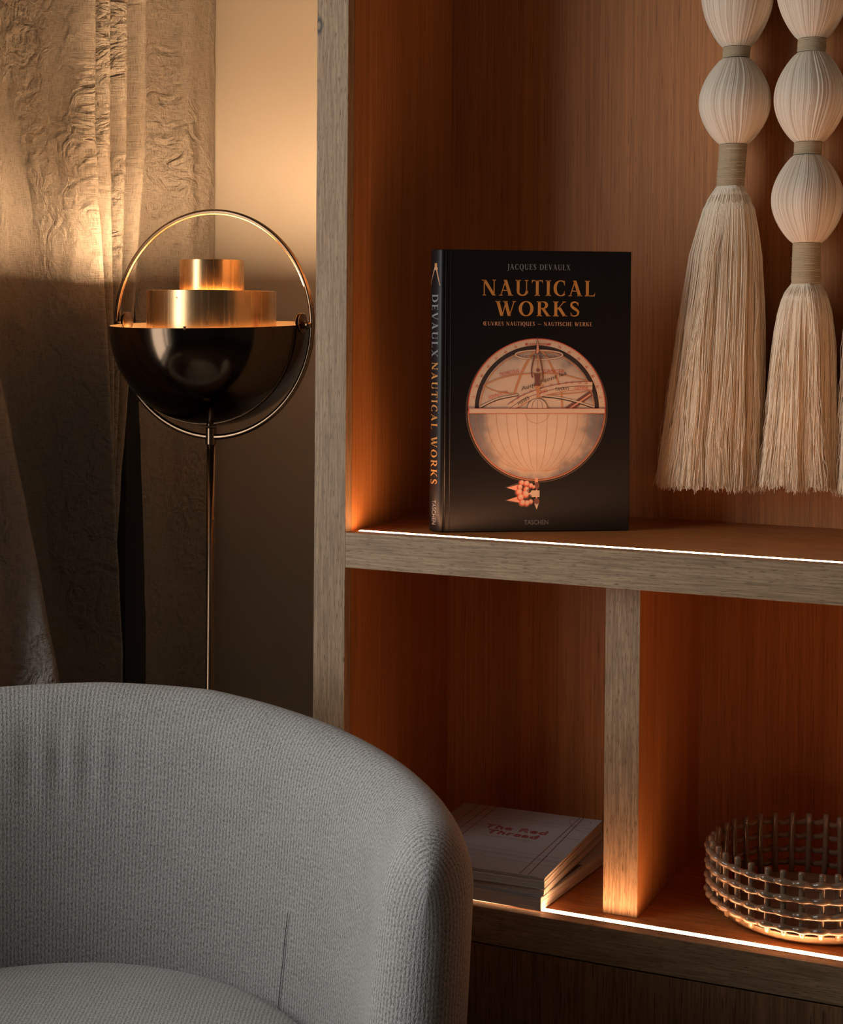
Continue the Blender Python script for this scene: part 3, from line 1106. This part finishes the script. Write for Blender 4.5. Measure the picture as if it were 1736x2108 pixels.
# graduation of the upper ring
for k in range(1, 90):
    a = radians(2 * k)
    r0 = 0.955 if k % 5 else 0.925
    gpl(stroke([(r0 * cos(a), 0.03 + r0 * sin(a)), (0.992 * cos(a), 0.03 + 0.992 * sin(a))], 0.0035), 'print_orange', 3)
for k in range(-8, 9):
    if k == 0:
        continue
    a = radians(90 - 10 * k)
    t = sans_text(str(10 * (9 - abs(k))), 0.034)
    wd = max(v[0] for v in t[0])
    c_, s_ = cos(a - pi / 2), sin(a - pi / 2)
    gpl(([(0.935 * cos(a) + (x - wd / 2) * c_ - (y - .02) * s_, 0.03 + 0.935 * sin(a) + (x - wd / 2) * s_ + (y - .02) * c_) for x, y in t[0]], t[1]), 'print_red', 3.4)


def word(txt, x, y, ang, h, mat, width=None, lay=12, slant=0.15):
    t = sans_text(txt, h / 717, width / 717 if width else None)
    x0, y0 = px(x, y)
    c_, s_ = cos(radians(ang)), sin(radians(ang))
    gpl(([(x0 + (a + slant * b_) * c_ - b_ * s_, y0 + (a + slant * b_) * s_ + b_ * c_) for a, b_ in t[0]], t[1]), mat, lay)


# armillary rings
line([(610, 690), (650, 560), (710, 420), (790, 290), (850, 235)], 0.030, 'print_orange', 7)
line([(850, 235), (925, 290), (990, 410), (1040, 510), (1070, 590)], 0.026, 'print_orange', 7)
line([(285, 615), (420, 550), (600, 505), (850, 485), (1100, 500), (1280, 540), (1390, 570)], 0.016, 'print_orange', 8)
line([(285, 615), (400, 665), (540, 690), (640, 697)], 0.014, 'print_orange', 8)
line([(950, 710), (1150, 695), (1300, 680), (1420, 655)], 0.014, 'print_orange', 8)
line([(1100, 670), (1105, 760), (1108, 843)], 0.026, 'print_orange', 7)
ring_t = [(0.345 * cos(2 * pi * k / 60) + 0.02, 0.80 + 0.065 * sin(2 * pi * k / 60)) for k in range(61)]
gpl(stroke(ring_t, 0.026), 'print_brown', 8)
gpl(stroke(ring_t, 0.018), 'print_cream', 9)
# lower horizon scale, dark beam
line([(240, 840), (420, 755), (560, 722), (650, 705)], 0.036, 'print_dark', 9)
line([(245, 834), (420, 751), (560, 719), (645, 703)], 0.020, 'print_cream', 10)
line([(890, 718), (1060, 735), (1250, 775), (1455, 838)], 0.036, 'print_dark', 9)
line([(895, 713), (1060, 730), (1250, 770), (1450, 832)], 0.020, 'print_cream', 10)
gpl(([px(1130, 843), px(1400, 665), px(1425, 715), px(1250, 843)], [(0, 1, 2, 3)]), 'print_brown', 9)
gpl(([px(1180, 843), px(1405, 690), px(1412, 705), px(1205, 843)], [(0, 1, 2, 3)]), 'print_pink', 9.5)
# zodiac band
band = [(560, 843), (700, 755), (850, 695), (1000, 652), (1150, 625), (1300, 612), (1425, 612)]
line(band, 0.118, 'print_red', 10)
line(band, 0.106, 'print_cream', 10.6)
line(band, 0.008, 'print_brown', 11)
for k, (x, y) in enumerate([(590, 785), (650, 740), (715, 705), (780, 672), (915, 620), (990, 605), (1075, 598), (1150, 583), (1210, 580), (1290, 582), (1360, 585)]):
    word('20' if k % 2 else '10', x - 14, y + 12, 28 - k * 2.4, 22, 'print_red')
word('PISSES', 655, 815, 32, 34, 'print_dark', 130)
word('ARIES', 850, 705, 16, 34, 'print_red', 110)
word('TAVRVS', 1030, 668, 6, 34, 'print_dark', 150)
word('GEMINI', 1235, 650, 2, 34, 'print_red', 140)
word('TROPICQUE', 450, 525, 12, 40, 'print_red', 210)
word('CANCER', 905, 482, 0, 38, 'print_red', 220)
word('EQVINOCTIA', 345, 752, 17, 34, 'print_red', 210)
word('Auquel sont les', 680, 668, 20, 40, 'print_outline', 500, slant=0.3)
word('cercle  artique', 690, 318, 0, 26, 'print_brown', 350)
word('le pole Arctique', 720, 196, 0, 30, 'print_red', 265, lay=5)
# little earth, measuring figure and compass
gpl(disc(0.150, 0, 180, 24, cx=0.0, cy=0.03), 'print_outline', 12)
gpl(disc(0.143, 0, 180, 24, cx=0.0, cy=0.03), 'print_globe_upper', 13)
for dx in (-.08, 0, .08):
    gpl(stroke([(dx, .035), (dx * .8, .12), (dx * .2, .165)], 0.005), 'print_outline', 14)
line([(815, 300), (790, 420), (788, 500), (800, 530)], 0.020, 'print_brown', 14)
line([(870, 300), (890, 400), (905, 500), (905, 575)], 0.020, 'print_brown', 14)
line([(850, 300), (853, 440)], 0.016, 'print_orange', 14)
gpl(([px(848, 105), px(868, 275), px(838, 295), px(822, 275)], [(0, 1, 2, 3)]), 'print_brown', 15)
gpl(([px(848, 135), px(860, 265), px(840, 285), px(832, 270)], [(0, 1, 2, 3)]), 'print_pink', 16)
gpl(disc(0.026, 0, 360, 14, cx=0.006, cy=0.580), 'print_brown', 15)
gpl(([px(812, 490), px(880, 490), px(872, 560), px(878, 615), px(815, 615), px(822, 560)], [(0, 1, 2, 3, 4, 5)]), 'print_brown', 15)
gpl(([px(818, 612), px(876, 612), px(866, 700), px(868, 735), px(838, 735), px(842, 690)], [(0, 1, 2, 3, 4, 5)]), 'print_orange', 15)
# bar across the middle
gpl(([(-1.0, .035), (-1.0, -.042), (1.0, -.042), (1.0, .035)], [(0, 1, 2, 3)]), 'print_red', 17)
gpl(([(-.985, .027), (-.985, -.034), (.985, -.034), (.985, .027)], [(0, 1, 2, 3)]), 'print_cream', 18)
# meridians of the lower half
for k in range(-6, 7):
    x = k / 6.6
    pts = []
    for j in range(15):
        t = j / 14
        pts.append((x * sqrt(max(0.0, 1 - (t * 0.985) ** 2)) * 0.98, -0.045 - t * 0.83))
    gpl(stroke(pts, 0.0045), 'print_orange', 4)
gpl(disc(0.185, 180, 360, 24, 0.180, cy=0.0), 'print_orange', 4)
# stem and cloud ornament below
gpl(([px(832, 1560), px(862, 1560), px(862, 1640), px(832, 1640)], [(0, 1, 2, 3)]), 'print_pink', 5)
gpl(disc(0.036, 0, 360, 20, cx=0.005, cy=-1.075, ry=0.052), 'print_brown', 6)
gpl(([px(842, 1680), px(858, 1680), px(858, 1790), px(842, 1790)], [(0, 1, 2, 3)]), 'print_pink', 6)
gpl(disc(0.042, 0, 360, 20, cx=0.003, cy=-1.30, ry=0.045), 'print_brown', 6)
gpl(([px(826, 1822), px(874, 1822), px(852, 1886)], [(0, 1, 2)]), 'print_cream', 6)
for tri in ([(520, 1655), (690, 1600), (690, 1700)], [(520, 1792), (690, 1735), (690, 1822)]):
    gpl(([px(*q) for q in tri], [(0, 1, 2)]), 'print_outline', 3)
for tri in ([(540, 1660), (690, 1620), (670, 1700)], [(538, 1788), (680, 1742), (680, 1815)]):
    gpl(([px(*q) for q in tri], [(0, 1, 2)]), 'print_pink', 6)
random.seed(4)
for (x, y, r_) in [(690, 1610, 26), (740, 1618, 30), (785, 1640, 24), (672, 1655, 28), (665, 1705, 34), (680, 1760, 34), (700, 1815, 32), (745, 1820, 30), (785, 1806, 24), (740, 1680, 30), (735, 1725, 40), (815, 1655, 16)]:
    cx_, cy_ = px(x, y)
    gpl(disc(r_ / 717 * 1.35, 0, 360, 16, cx=cx_, cy=cy_), 'print_outline', 3)
    gpl(disc(r_ / 717 * 1.05, 0, 360, 16, cx=cx_, cy=cy_), 'print_red', 7)
    gpl(disc(r_ / 717 * .85, 0, 360, 16, cx=cx_ + .008, cy=cy_ + .008), 'print_pink', 8)
    gpl(disc(r_ / 717 * .45, 0, 360, 12, cx=cx_ + .012, cy=cy_ + .014), 'print_cream', 9)
for k, dy in enumerate((-26, -9, 8, 25)):
    line([(790, 1722 + dy * .6), (830, 1722 + dy), (880, 1724 + dy)], 0.022, 'print_cream', 10)
gpl(disc(0.05, 0, 360, 18, cx=px(812, 1722)[0], cy=px(812, 1722)[1]), 'print_cream', 9)
gpl(disc(0.030, 0, 360, 14, 0.02, cx=px(772, 1692)[0], cy=px(772, 1692)[1]), 'print_outline', 11)
gpl(disc(0.030, 0, 360, 14, 0.02, cx=px(780, 1752)[0], cy=px(780, 1752)[1]), 'print_outline', 11)
gobj = gp.build('globe_print', bk)
gobj['label'] = 'printed drawing of an armillary globe'

# spine lettering and compass (the drawing instrument)
tl = MB()
ys, hs = 0.0162, 0.0118
place(tl, sliced(serif_text('DEVAULX', hs, 0.0905, 0.20), 12, 0, hs), on_spine(0.3395, ys), 'print_grey')
place(tl, sliced(serif_text('NAUTICAL WORKS', hs, 0.1755, 0.20), 12, 0, hs), on_spine(0.2425, ys), 'print_gold')
tl.build('spine_lettering', bk)['label'] = 'grey and golden letters down the spine'
tl = MB()
place(tl, sliced(sans_text('TASCHEN', 0.0066, 0.0350), 8, 0, .0066), on_spine(0.0450, 0.0125), 'print_grey')
tl.build('spine_publisher_lettering', bk)
tl = MB()


def spl(pts, w, m_):
    v, f = sliced(([(z, -y) for y, z in stroke(pts, w)[0]], stroke(pts, w)[1]), 10, -0.0225, -0.001)

    def fn(z, y):
        q = sp_pt(-y, 0.00025)
        return (q[0], q[1], z)
    place(tl, (v, f), fn, m_)


spl([(0.0085, 0.3805), (0.0022, 0.3515)], [0.0020, 0.0007], 'print_copper')
spl([(0.0085, 0.3805), (0.0215, 0.3515)], [0.0020, 0.0007], 'print_copper')
spl([(0.0085, 0.3780), (0.0085, 0.3835)], 0.0040, 'print_gold')
spl([(0.0085, 0.3740), (0.0085, 0.3775)], 0.0060, 'print_copper')
tl.build('spine_emblem', bk)['label'] = 'small golden drawing compass'


# ------------------------------------------------------------------ stack of books in the lower left bay
def flat_book(name, label, x, y, z, w, d, th, rz, cover, cov=0.0016, soft=False, inset=0.002):
    """origin at the front right corner of the book"""
    t = thing(name, label, 'book', (x, y, z), rz, 'books lying in a stack in the lower left bay')
    n_ = 7
    MB().mat(cover).box(-w, 0, 0, d, 0, cov, 0.0003).build('back_cover', t)
    pg = MB().mat('paper_block')
    # wavy page block made of a few leaves that stand slightly proud of one another
    zz = cov
    random.seed(int(th * 1e5))
    while zz < th - cov - 0.0004:
        dz = random.uniform(0.0018, 0.0034)
        z2 = min(zz + dz, th - cov)
        i_ = inset + random.uniform(-0.0007, 0.0005)
        pg.box(-w + 0.002, -i_, i_, d - i_, zz, z2)
        zz = z2
    pg.build('page_block', t)
    MB().mat(cover).box(-w, 0, 0, d, th - cov, th, 0.0004).build('front_cover', t)
    MB().mat(cover).box(-w - 0.0012, -w, 0, d, 0, th, 0.0004).build('spine', t)
    return t


zs = ZL + 0.0014
b3 = flat_book('paperback_book', 'pale book with a dark picture cover, bottom of the stack', 0.3440, 0.0165, zs, 0.215, 0.290, 0.0188, radians(-0.6), 'cover_white', 0.0008, inset=0.0004)
pm = MB().mat('cover_dark')
pm.add([(-0.150, 0.055, 0.01885), (-0.004, 0.055, 0.01885), (-0.004, 0.150, 0.01885), (-0.150, 0.150, 0.01885)], [(0, 1, 2, 3)], smooth=False)
pm.build('cover_picture', b3)
for c in b3.children:
    for v in c.data.vertices:
        v.co.x += 0.075 * v.co.y      # the limp book has slid askew under the others
zs += 0.0191
b2 = flat_book('paperback_book', 'slim cream magazine in the middle of the stack, its corner set back', 0.3470, 0.0200, zs, 0.212, 0.272, 0.0095, radians(0.4), 'cover_white', 0.0005, inset=0.0006)
zs += 0.0097
b1 = flat_book('paperback_book', 'grey-white book with red stitched lines, topmost of the stack', 0.3485, 0.0190, zs, 0.224, 0.277, 0.0168, radians(1.4), 'cover_white', 0.0012, inset=0.0012)
TT = 0.0168 + 0.00012


def W2B(X, Y):
    c_, s_ = cos(radians(-1.4)), sin(radians(-1.4))
    dx, dy = X - 0.3485, Y - 0.0190
    return (dx * c_ - dy * s_, dx * s_ + dy * c_)


stt = MB().mat('stitch_red')


def thread(a, b_, dash=False, w=0.0009, wob=0.0004):
    a, b_ = W2B(*a), W2B(*b_)
    L = hypot(b_[0] - a[0], b_[1] - a[1])
    n_ = int(L / 0.0032)
    pts = []
    for k in range(n_ + 1):
        t = k / n_
        x, y = a[0] + (b_[0] - a[0]) * t, a[1] + (b_[1] - a[1]) * t
        q = wob * noise.noise(Vector((t * 9, a[0] * 40, a[1] * 30)))
        pts.append((min(x + q, -0.0005), y + q))
    if dash:
        for p, q in list(zip(pts, pts[1:])):
            e = (p[0] + (q[0] - p[0]) * .68, p[1] + (q[1] - p[1]) * .68)
            place(stt, stroke([p, e], w), lambda a_, c_: (a_, c_, TT), 'stitch_red')
    else:
        place(stt, stroke(pts, w), lambda a_, c_: (a_, c_, TT), 'stitch_red')


thread((0.3112, 0.0200), (0.3067, 0.2960), False, 0.0010)
thread((0.3235, 0.0200), (0.3120, 0.2960), False, 0.0011)
thread((0.1620, 0.0200), (0.1591, 0.2960), False, 0.0010)
thread((0.1765, 0.0200), (0.1715, 0.2960), False, 0.0010)
thread((0.1450, 0.0200), (0.1420, 0.2960), False, 0.0009)
thread((0.1300, 0.1055), (0.3470, 0.1028), True)
thread((0.1300, 0.0885), (0.3468, 0.0882), True)
thread((0.1300, 0.0850), (0.3468, 0.0835), True)
thread((0.1300, 0.0700), (0.3470, 0.0655), True)
thread((0.1300, 0.2520), (0.3430, 0.2480), False, 0.0007)
thread((0.1300, 0.2370), (0.3440, 0.2335), True, 0.0008)
thread((0.3052, 0.1943), (0.3452, 0.1912), False, 0.0008)
thread((0.1300, 0.1960), (0.1900, 0.1950), False, 0.0008)
loop = catmull([(-0.004, 0.205), (-0.03, 0.225), (-0.045, 0.26), (-0.02, 0.268), (-0.012, 0.25), (-0.028, 0.238), (-0.05, 0.245)], 8)
place(stt, stroke(loop, 0.0005), lambda a_, c_: (a_, c_, TT), 'stitch_red')
stt.build('stitched_line', b1)['label'] = 'dark red stitched line pattern'


def on_top(X, Y, lay=1):
    ox, oy = W2B(X, Y)
    return lambda a, c_: (ox + a, oy + c_, TT + 0.0001 * lay)


lt = MB()
place(lt, sans_text('The Red', 0.0170, 0.0960, outline=0.0015, space=1.1), on_top(0.1905, 0.1890), 'letter_red')
place(lt, sans_text('Thread', 0.0170, 0.0780, outline=0.0015, space=1.1), on_top(0.2030, 0.1660), 'letter_red')
place(lt, sans_text('Nordic Design', 0.0070, 0.0750), on_top(0.2040, 0.1520), 'letter_grey')
lt.build('title_lettering', b1)['label'] = 'red outlined title letters'

# ------------------------------------------------------------------ ceramic basket
KX, KY, KR = 0.6781, 0.1636, 0.1306
kz = ZL + 0.0006
bs = thing('openwork_bowl', 'glossy brown ceramic openwork bowl of rods and wavy rings on the lower shelf', 'bowl', (KX, KY, kz), 0)
bprof = [(0.001, 0), (0.103, 0), (0.112, 0.002), (0.120, 0.0075), (0.1245, 0.0145), (0.1245, 0.0165), (0.1215, 0.0165), (0.117, 0.011), (0.108, 0.0075), (0.001, 0.0065)]
MB().mat('glazed_stoneware').lathe(bprof, 96).build('base_dish', bs)
rod0 = None
NR = 35
A0 = radians(-145.2)
for k in range(NR):
    a = A0 + 2 * pi * k / NR
    if rod0 is None:
        rb = MB().mat('glazed_stoneware')
        zs_ = [(0.0135, 0.0002), (0.0142, 0.0026), (0.0165, 0.0043), (0.03, 0.0043), (0.05, 0.0041), (0.08, 0.0041), (0.0945, 0.0045), (0.0985, 0.0043), (0.0998, 0.0032), (0.1002, 0.0002)]
        rows = []
        for z, r_ in zs_:
            off = -0.0020 * (1 - min(1, (z - 0.0135) / 0.03))
            rows.append([(r_ * cos(2 * pi * j / 12) + off, r_ * sin(2 * pi * j / 12), z) for j in range(12)])
        rb.grid(rows, close_v=True)
        rod0 = rb.build('rod', bs)
        ro = rod0
    else:
        ro = rod0.copy()
        COL.objects.link(ro)
    rk = random.Random(k)
    ro.location = (KR * cos(a), KR * sin(a), rk.uniform(-0.0006, 0.0006))
    ro.rotation_euler = (rk.uniform(-.02, .02), rk.uniform(-.02, .02), a)
for zi, zr in enumerate((0.0270, 0.0455, 0.0655, 0.0860)):
    pts = []
    NP = NR * 8
    for k in range(NP):
        ph = k / 8
        a = A0 + 2 * pi * k / NP
        w_ = cos(2 * pi * ph)
        j = noise.noise(Vector((cos(a) * 4, sin(a) * 4, zi * 5.3)))
        r_ = KR + 0.0052 + 0.0015 * w_ + 0.0008 * j
        pts.append((r_ * cos(a), r_ * sin(a), zr + 0.0010 * w_ * (1 if zi % 2 else .6) + 0.0016 * j))
    MB().mat('glazed_stoneware').tube(pts, [0.0044 + 0.0006 * cos(2 * pi * k / 8) for k in range(NP)], 12, closed=True).build('wavy_ring', bs)

# ------------------------------------------------------------------ tasselled yarn strands
SY = 0.312


def bead(parent, cx, z0, z1, R, r0, cx1=None, seed=0):
    """yarn gathered into an egg shape; z0 top, z1 bottom"""
    rnd = random.Random(seed)
    cx1 = cx if cx1 is None else cx1
    SEG, NZ = 420, 34
    off = [rnd.gauss(0, 1) for _ in range(SEG)]
    # a few deeper creases and bundled threads
    slow = [0.0] * SEG
    for _ in range(18):
        c = rnd.randrange(SEG); w = rnd.uniform(1.5, 9); amp = rnd.uniform(-.0011, .0004)
        for d in range(-30, 31):
            slow[(c + d) % SEG] += amp * math.exp(-(d / w) ** 2)
    rows, fabs = [], []
    for j in range(NZ + 1):
        t = j / NZ
        z = z0 + (z1 - z0) * t
        e = sin(pi * t) ** 0.80
        sk = 1 + 0.05 * (t - 0.5)
        r_ = r0 + (R - r0) * e * sk
        cxx = cx + (cx1 - cx) * t
        row, fr = [], []
        for k in range(SEG):
            a = 2 * pi * k / SEG + 0.05 * sin(2 * pi * t + seed)
            fade = max(0.15, 1 - abs(t - .1) * 1.1)
            rr = r_ + off[k] * 0.00028 + slow[k] * fade * (r_ / R)
            row.append((cxx + rr * cos(a), SY + rr * 0.97 * sin(a), z))
            fr.append((k / SEG * 12 + seed * 3, z, 0))
        rows.append(row)
        fabs.append(fr)
    return MB().mat('yarn_cream').grid(rows, close_v=True, fab=fabs, flip=True).build('yarn_bead', parent)


def wrap(parent, cx, z0, z1, R, cx1=None, seed=0):
    """cord wound round the yarn in tight turns"""
    rnd = random.Random(seed)
    cx1 = cx if cx1 is None else cx1
    n_ = max(4, int(round((z0 - z1) / 0.0017)))
    prof, L = [], (z0 - z1) / n_
    rows = []
    for i in range(n_):
        dr = rnd.uniform(-.0003, .0005)
        for q in range(4):
            a = q / 4
            z = z0 - (i + a) * L
            r_ = R - 0.0008 + (0.0010 + dr) * sin(pi * a)
            t = (z0 - z) / (z0 - z1)
            cxx = cx + (cx1 - cx) * t
            rows.append([(cxx + r_ * cos(2 * pi * k / 48), SY + r_ * sin(2 * pi * k / 48), z + 0.0005 * sin(2 * pi * k / 48 + i)) for k in range(48)])
    mb = MB().mat('cord_wrap').grid(rows, close_v=True, flip=True)
    ob = mb.build('cord_binding', parent)
    return ob


def tassel(parent, cx, z0, cx1, z1, prof, seed, nthreads=2100):
    rnd = random.Random(seed)

    def R_(t):
        for (a, ra), (b_, rb_) in zip(prof, prof[1:]):
            if t <= b_:
                q = (t - a) / (b_ - a)
                return ra + (rb_ - ra) * (q * q * (3 - 2 * q) * .35 + q * .65)
        return prof[-1][1]
    YS = 0.80
    core = MB().mat('thread_cream')
    rows = []
    for j in range(36):
        t = j / 35 * 0.985
        r_ = R_(t) * (0.82 if t > 0.05 else 0.93)
        rows.append([(cx + (cx1 - cx) * t + r_ * (1 + .05 * noise.noise(Vector((cos(k * pi / 32) * 5, sin(k * pi / 32) * 5, t * 3 + seed)))) * cos(2 * pi * k / 64),
                      SY + YS * r_ * sin(2 * pi * k / 64), z0 + (z1 - z0) * t) for k in range(64)])
    core.grid(rows, close_v=True, flip=True)
    core.f.append(tuple(len(core.v) - 64 + k for k in range(64))); core.mi.append(0); core.sm.append(False)
    tb = core
    nl = 58
    locks = [(2 * pi * (q_ + rnd.uniform(-.4, .4)) / nl, rnd.gauss(0, .10) if rnd.random() < .85 else rnd.gauss(0, .45), rnd.uniform(.88, 1.07), rnd.uniform(0, 10), rnd.uniform(-.006, .004)) for q_ in range(nl)]
    for i in range(nthreads):
        la, ld, lr, ls, lz = locks[i % nl]
        a0 = la + rnd.gauss(0, .052)
        spread = rnd.gauss(0, .045)
        rr = lr * rnd.uniform(.90, 1.03)
        end = 1.0 + rnd.gauss(0, .008)
        loose = rnd.random() < 0.07
        ph = rnd.uniform(0, 10)
        pts = []
        NS = 22 if loose else 13
        for j in range(NS + 1):
            t = end * j / NS
            a = a0 + ld * t + spread * t * t + 0.05 * noise.noise(Vector((ls, t * 3, 0))) * t * 2
            r_ = R_(min(t, 1)) * (1 + (rr - 1) * min(1, t * 3))
            wx = 0.0016 * noise.noise(Vector((ph, t * 10, 1))) * t * 2.2
            if loose:
                r_ *= 1 + 0.05 * t
                wx += 0.008 * noise.noise(Vector((ph, t * 9, 5))) * t * 1.5
            x = cx + (cx1 - cx) * t + r_ * cos(a) + wx
            y = SY + YS * r_ * sin(a) + wx * .5
            y = min(y, 0.3725)
            pts.append((x, y, z0 + (z1 + lz - z0) * t))
        tb.tube(pts, 0.00050 if not loose else 0.00032, 3, caps=False)
    ob = tb.build('tassel', parent)
    return ob


def strand(label, spec, tas, hangx, hangz):
    root = thing('tassel_garland', label, 'wall hanging', (0, 0, 0), 0, 'cream yarn garlands hanging in the upper bay')
    for k, (kind, *a) in enumerate(spec):
        (bead if kind == 'b' else wrap)(root, *a, seed=k + int(hangx * 1000))
    tassel(root, *tas, seed=int(hangx * 997))
    MB().mat('cord_wrap').tube([(hangx, SY, hangz), (hangx, SY, 2.118)], 0.003, 8).build('hanging_cord', root)
    return root


RBD, RW = 0.0515, 0.0200
strand('cream yarn garland ending in a long tassel, leftmost of the three strands',
       [('w', 0.5325, 1.8850, 1.8700, RW), ('b', 0.5320, 1.8700, 1.7075, 0.0525, RW, 0.5318), ('w', 0.5318, 1.7075, 1.6905, RW, 0.5305),
        ('b', 0.5305, 1.6905, 1.5650, 0.0525, RW, 0.5285), ('w', 0.5280, 1.5650, 1.5030, RW * 1.02, 0.5240)],
       (0.5240, 1.5040, 0.4985, 1.0640, [(0, .0200), (.03, .0300), (.09, .0385), (.22, .0500), (.5, .0600), (.8, .0680), (1, .0745)]), 0.5325, 1.885)
strand('cream yarn garland with three round gathers above a short tassel, middle strand',
       [('w', 0.6430, 1.8850, 1.8650, RW), ('b', 0.6425, 1.8650, 1.7125, 0.0520, RW, 0.6415), ('w', 0.6410, 1.7125, 1.6925, RW, 0.6400),
        ('b', 0.6400, 1.6925, 1.5640, 0.0515, RW, 0.6380), ('w', 0.6375, 1.5640, 1.5450, RW, 0.6365),
        ('b', 0.6365, 1.5450, 1.4185, 0.0515, RW, 0.6370), ('w', 0.6370, 1.4185, 1.3590, RW * 1.02, 0.6355)],
       (0.6355, 1.3600, 0.6290, 1.0690, [(0, .0200), (.04, .0290), (.12, .0370), (.30, .0420), (.52, .0455), (.8, .0500), (1, .0560)]), 0.6430, 1.885)
strand('cream yarn garland cut off by the right edge of the picture, rightmost strand',
       [('w', 0.7540, 1.8850, 1.8700, RW), ('b', 0.7535, 1.8700, 1.7075, 0.0510, RW, 0.7530), ('w', 0.7530, 1.7075, 1.6905, RW, 0.7525), ('b', 0.7525, 1.6905, 1.5650, 0.0500, RW, 0.7520), ('w', 0.7520, 1.5650, 1.4700, RW, 0.7500)],
       (0.7500, 1.4700, 0.7480, 1.0640, [(0, .0200), (.03, .0300), (.09, .0385), (.25, .0500), (.5, .0540), (.8, .0600), (1, .0640)]), 0.7540, 1.885)
dw = MB().mat('oak_panel').tube([(0.40, SY, 2.120), (0.90, SY, 2.120)], 0.009, 16)
for x in (0.45, 0.85):
    dw.tube([(x, SY, 2.120), (x, 0.3738, 2.120)], 0.005, 10)
d = dw.build('hanging_rod')
d['label'] = 'round wooden rod on the back panel that carries the yarn garlands'
d['category'] = 'rod'
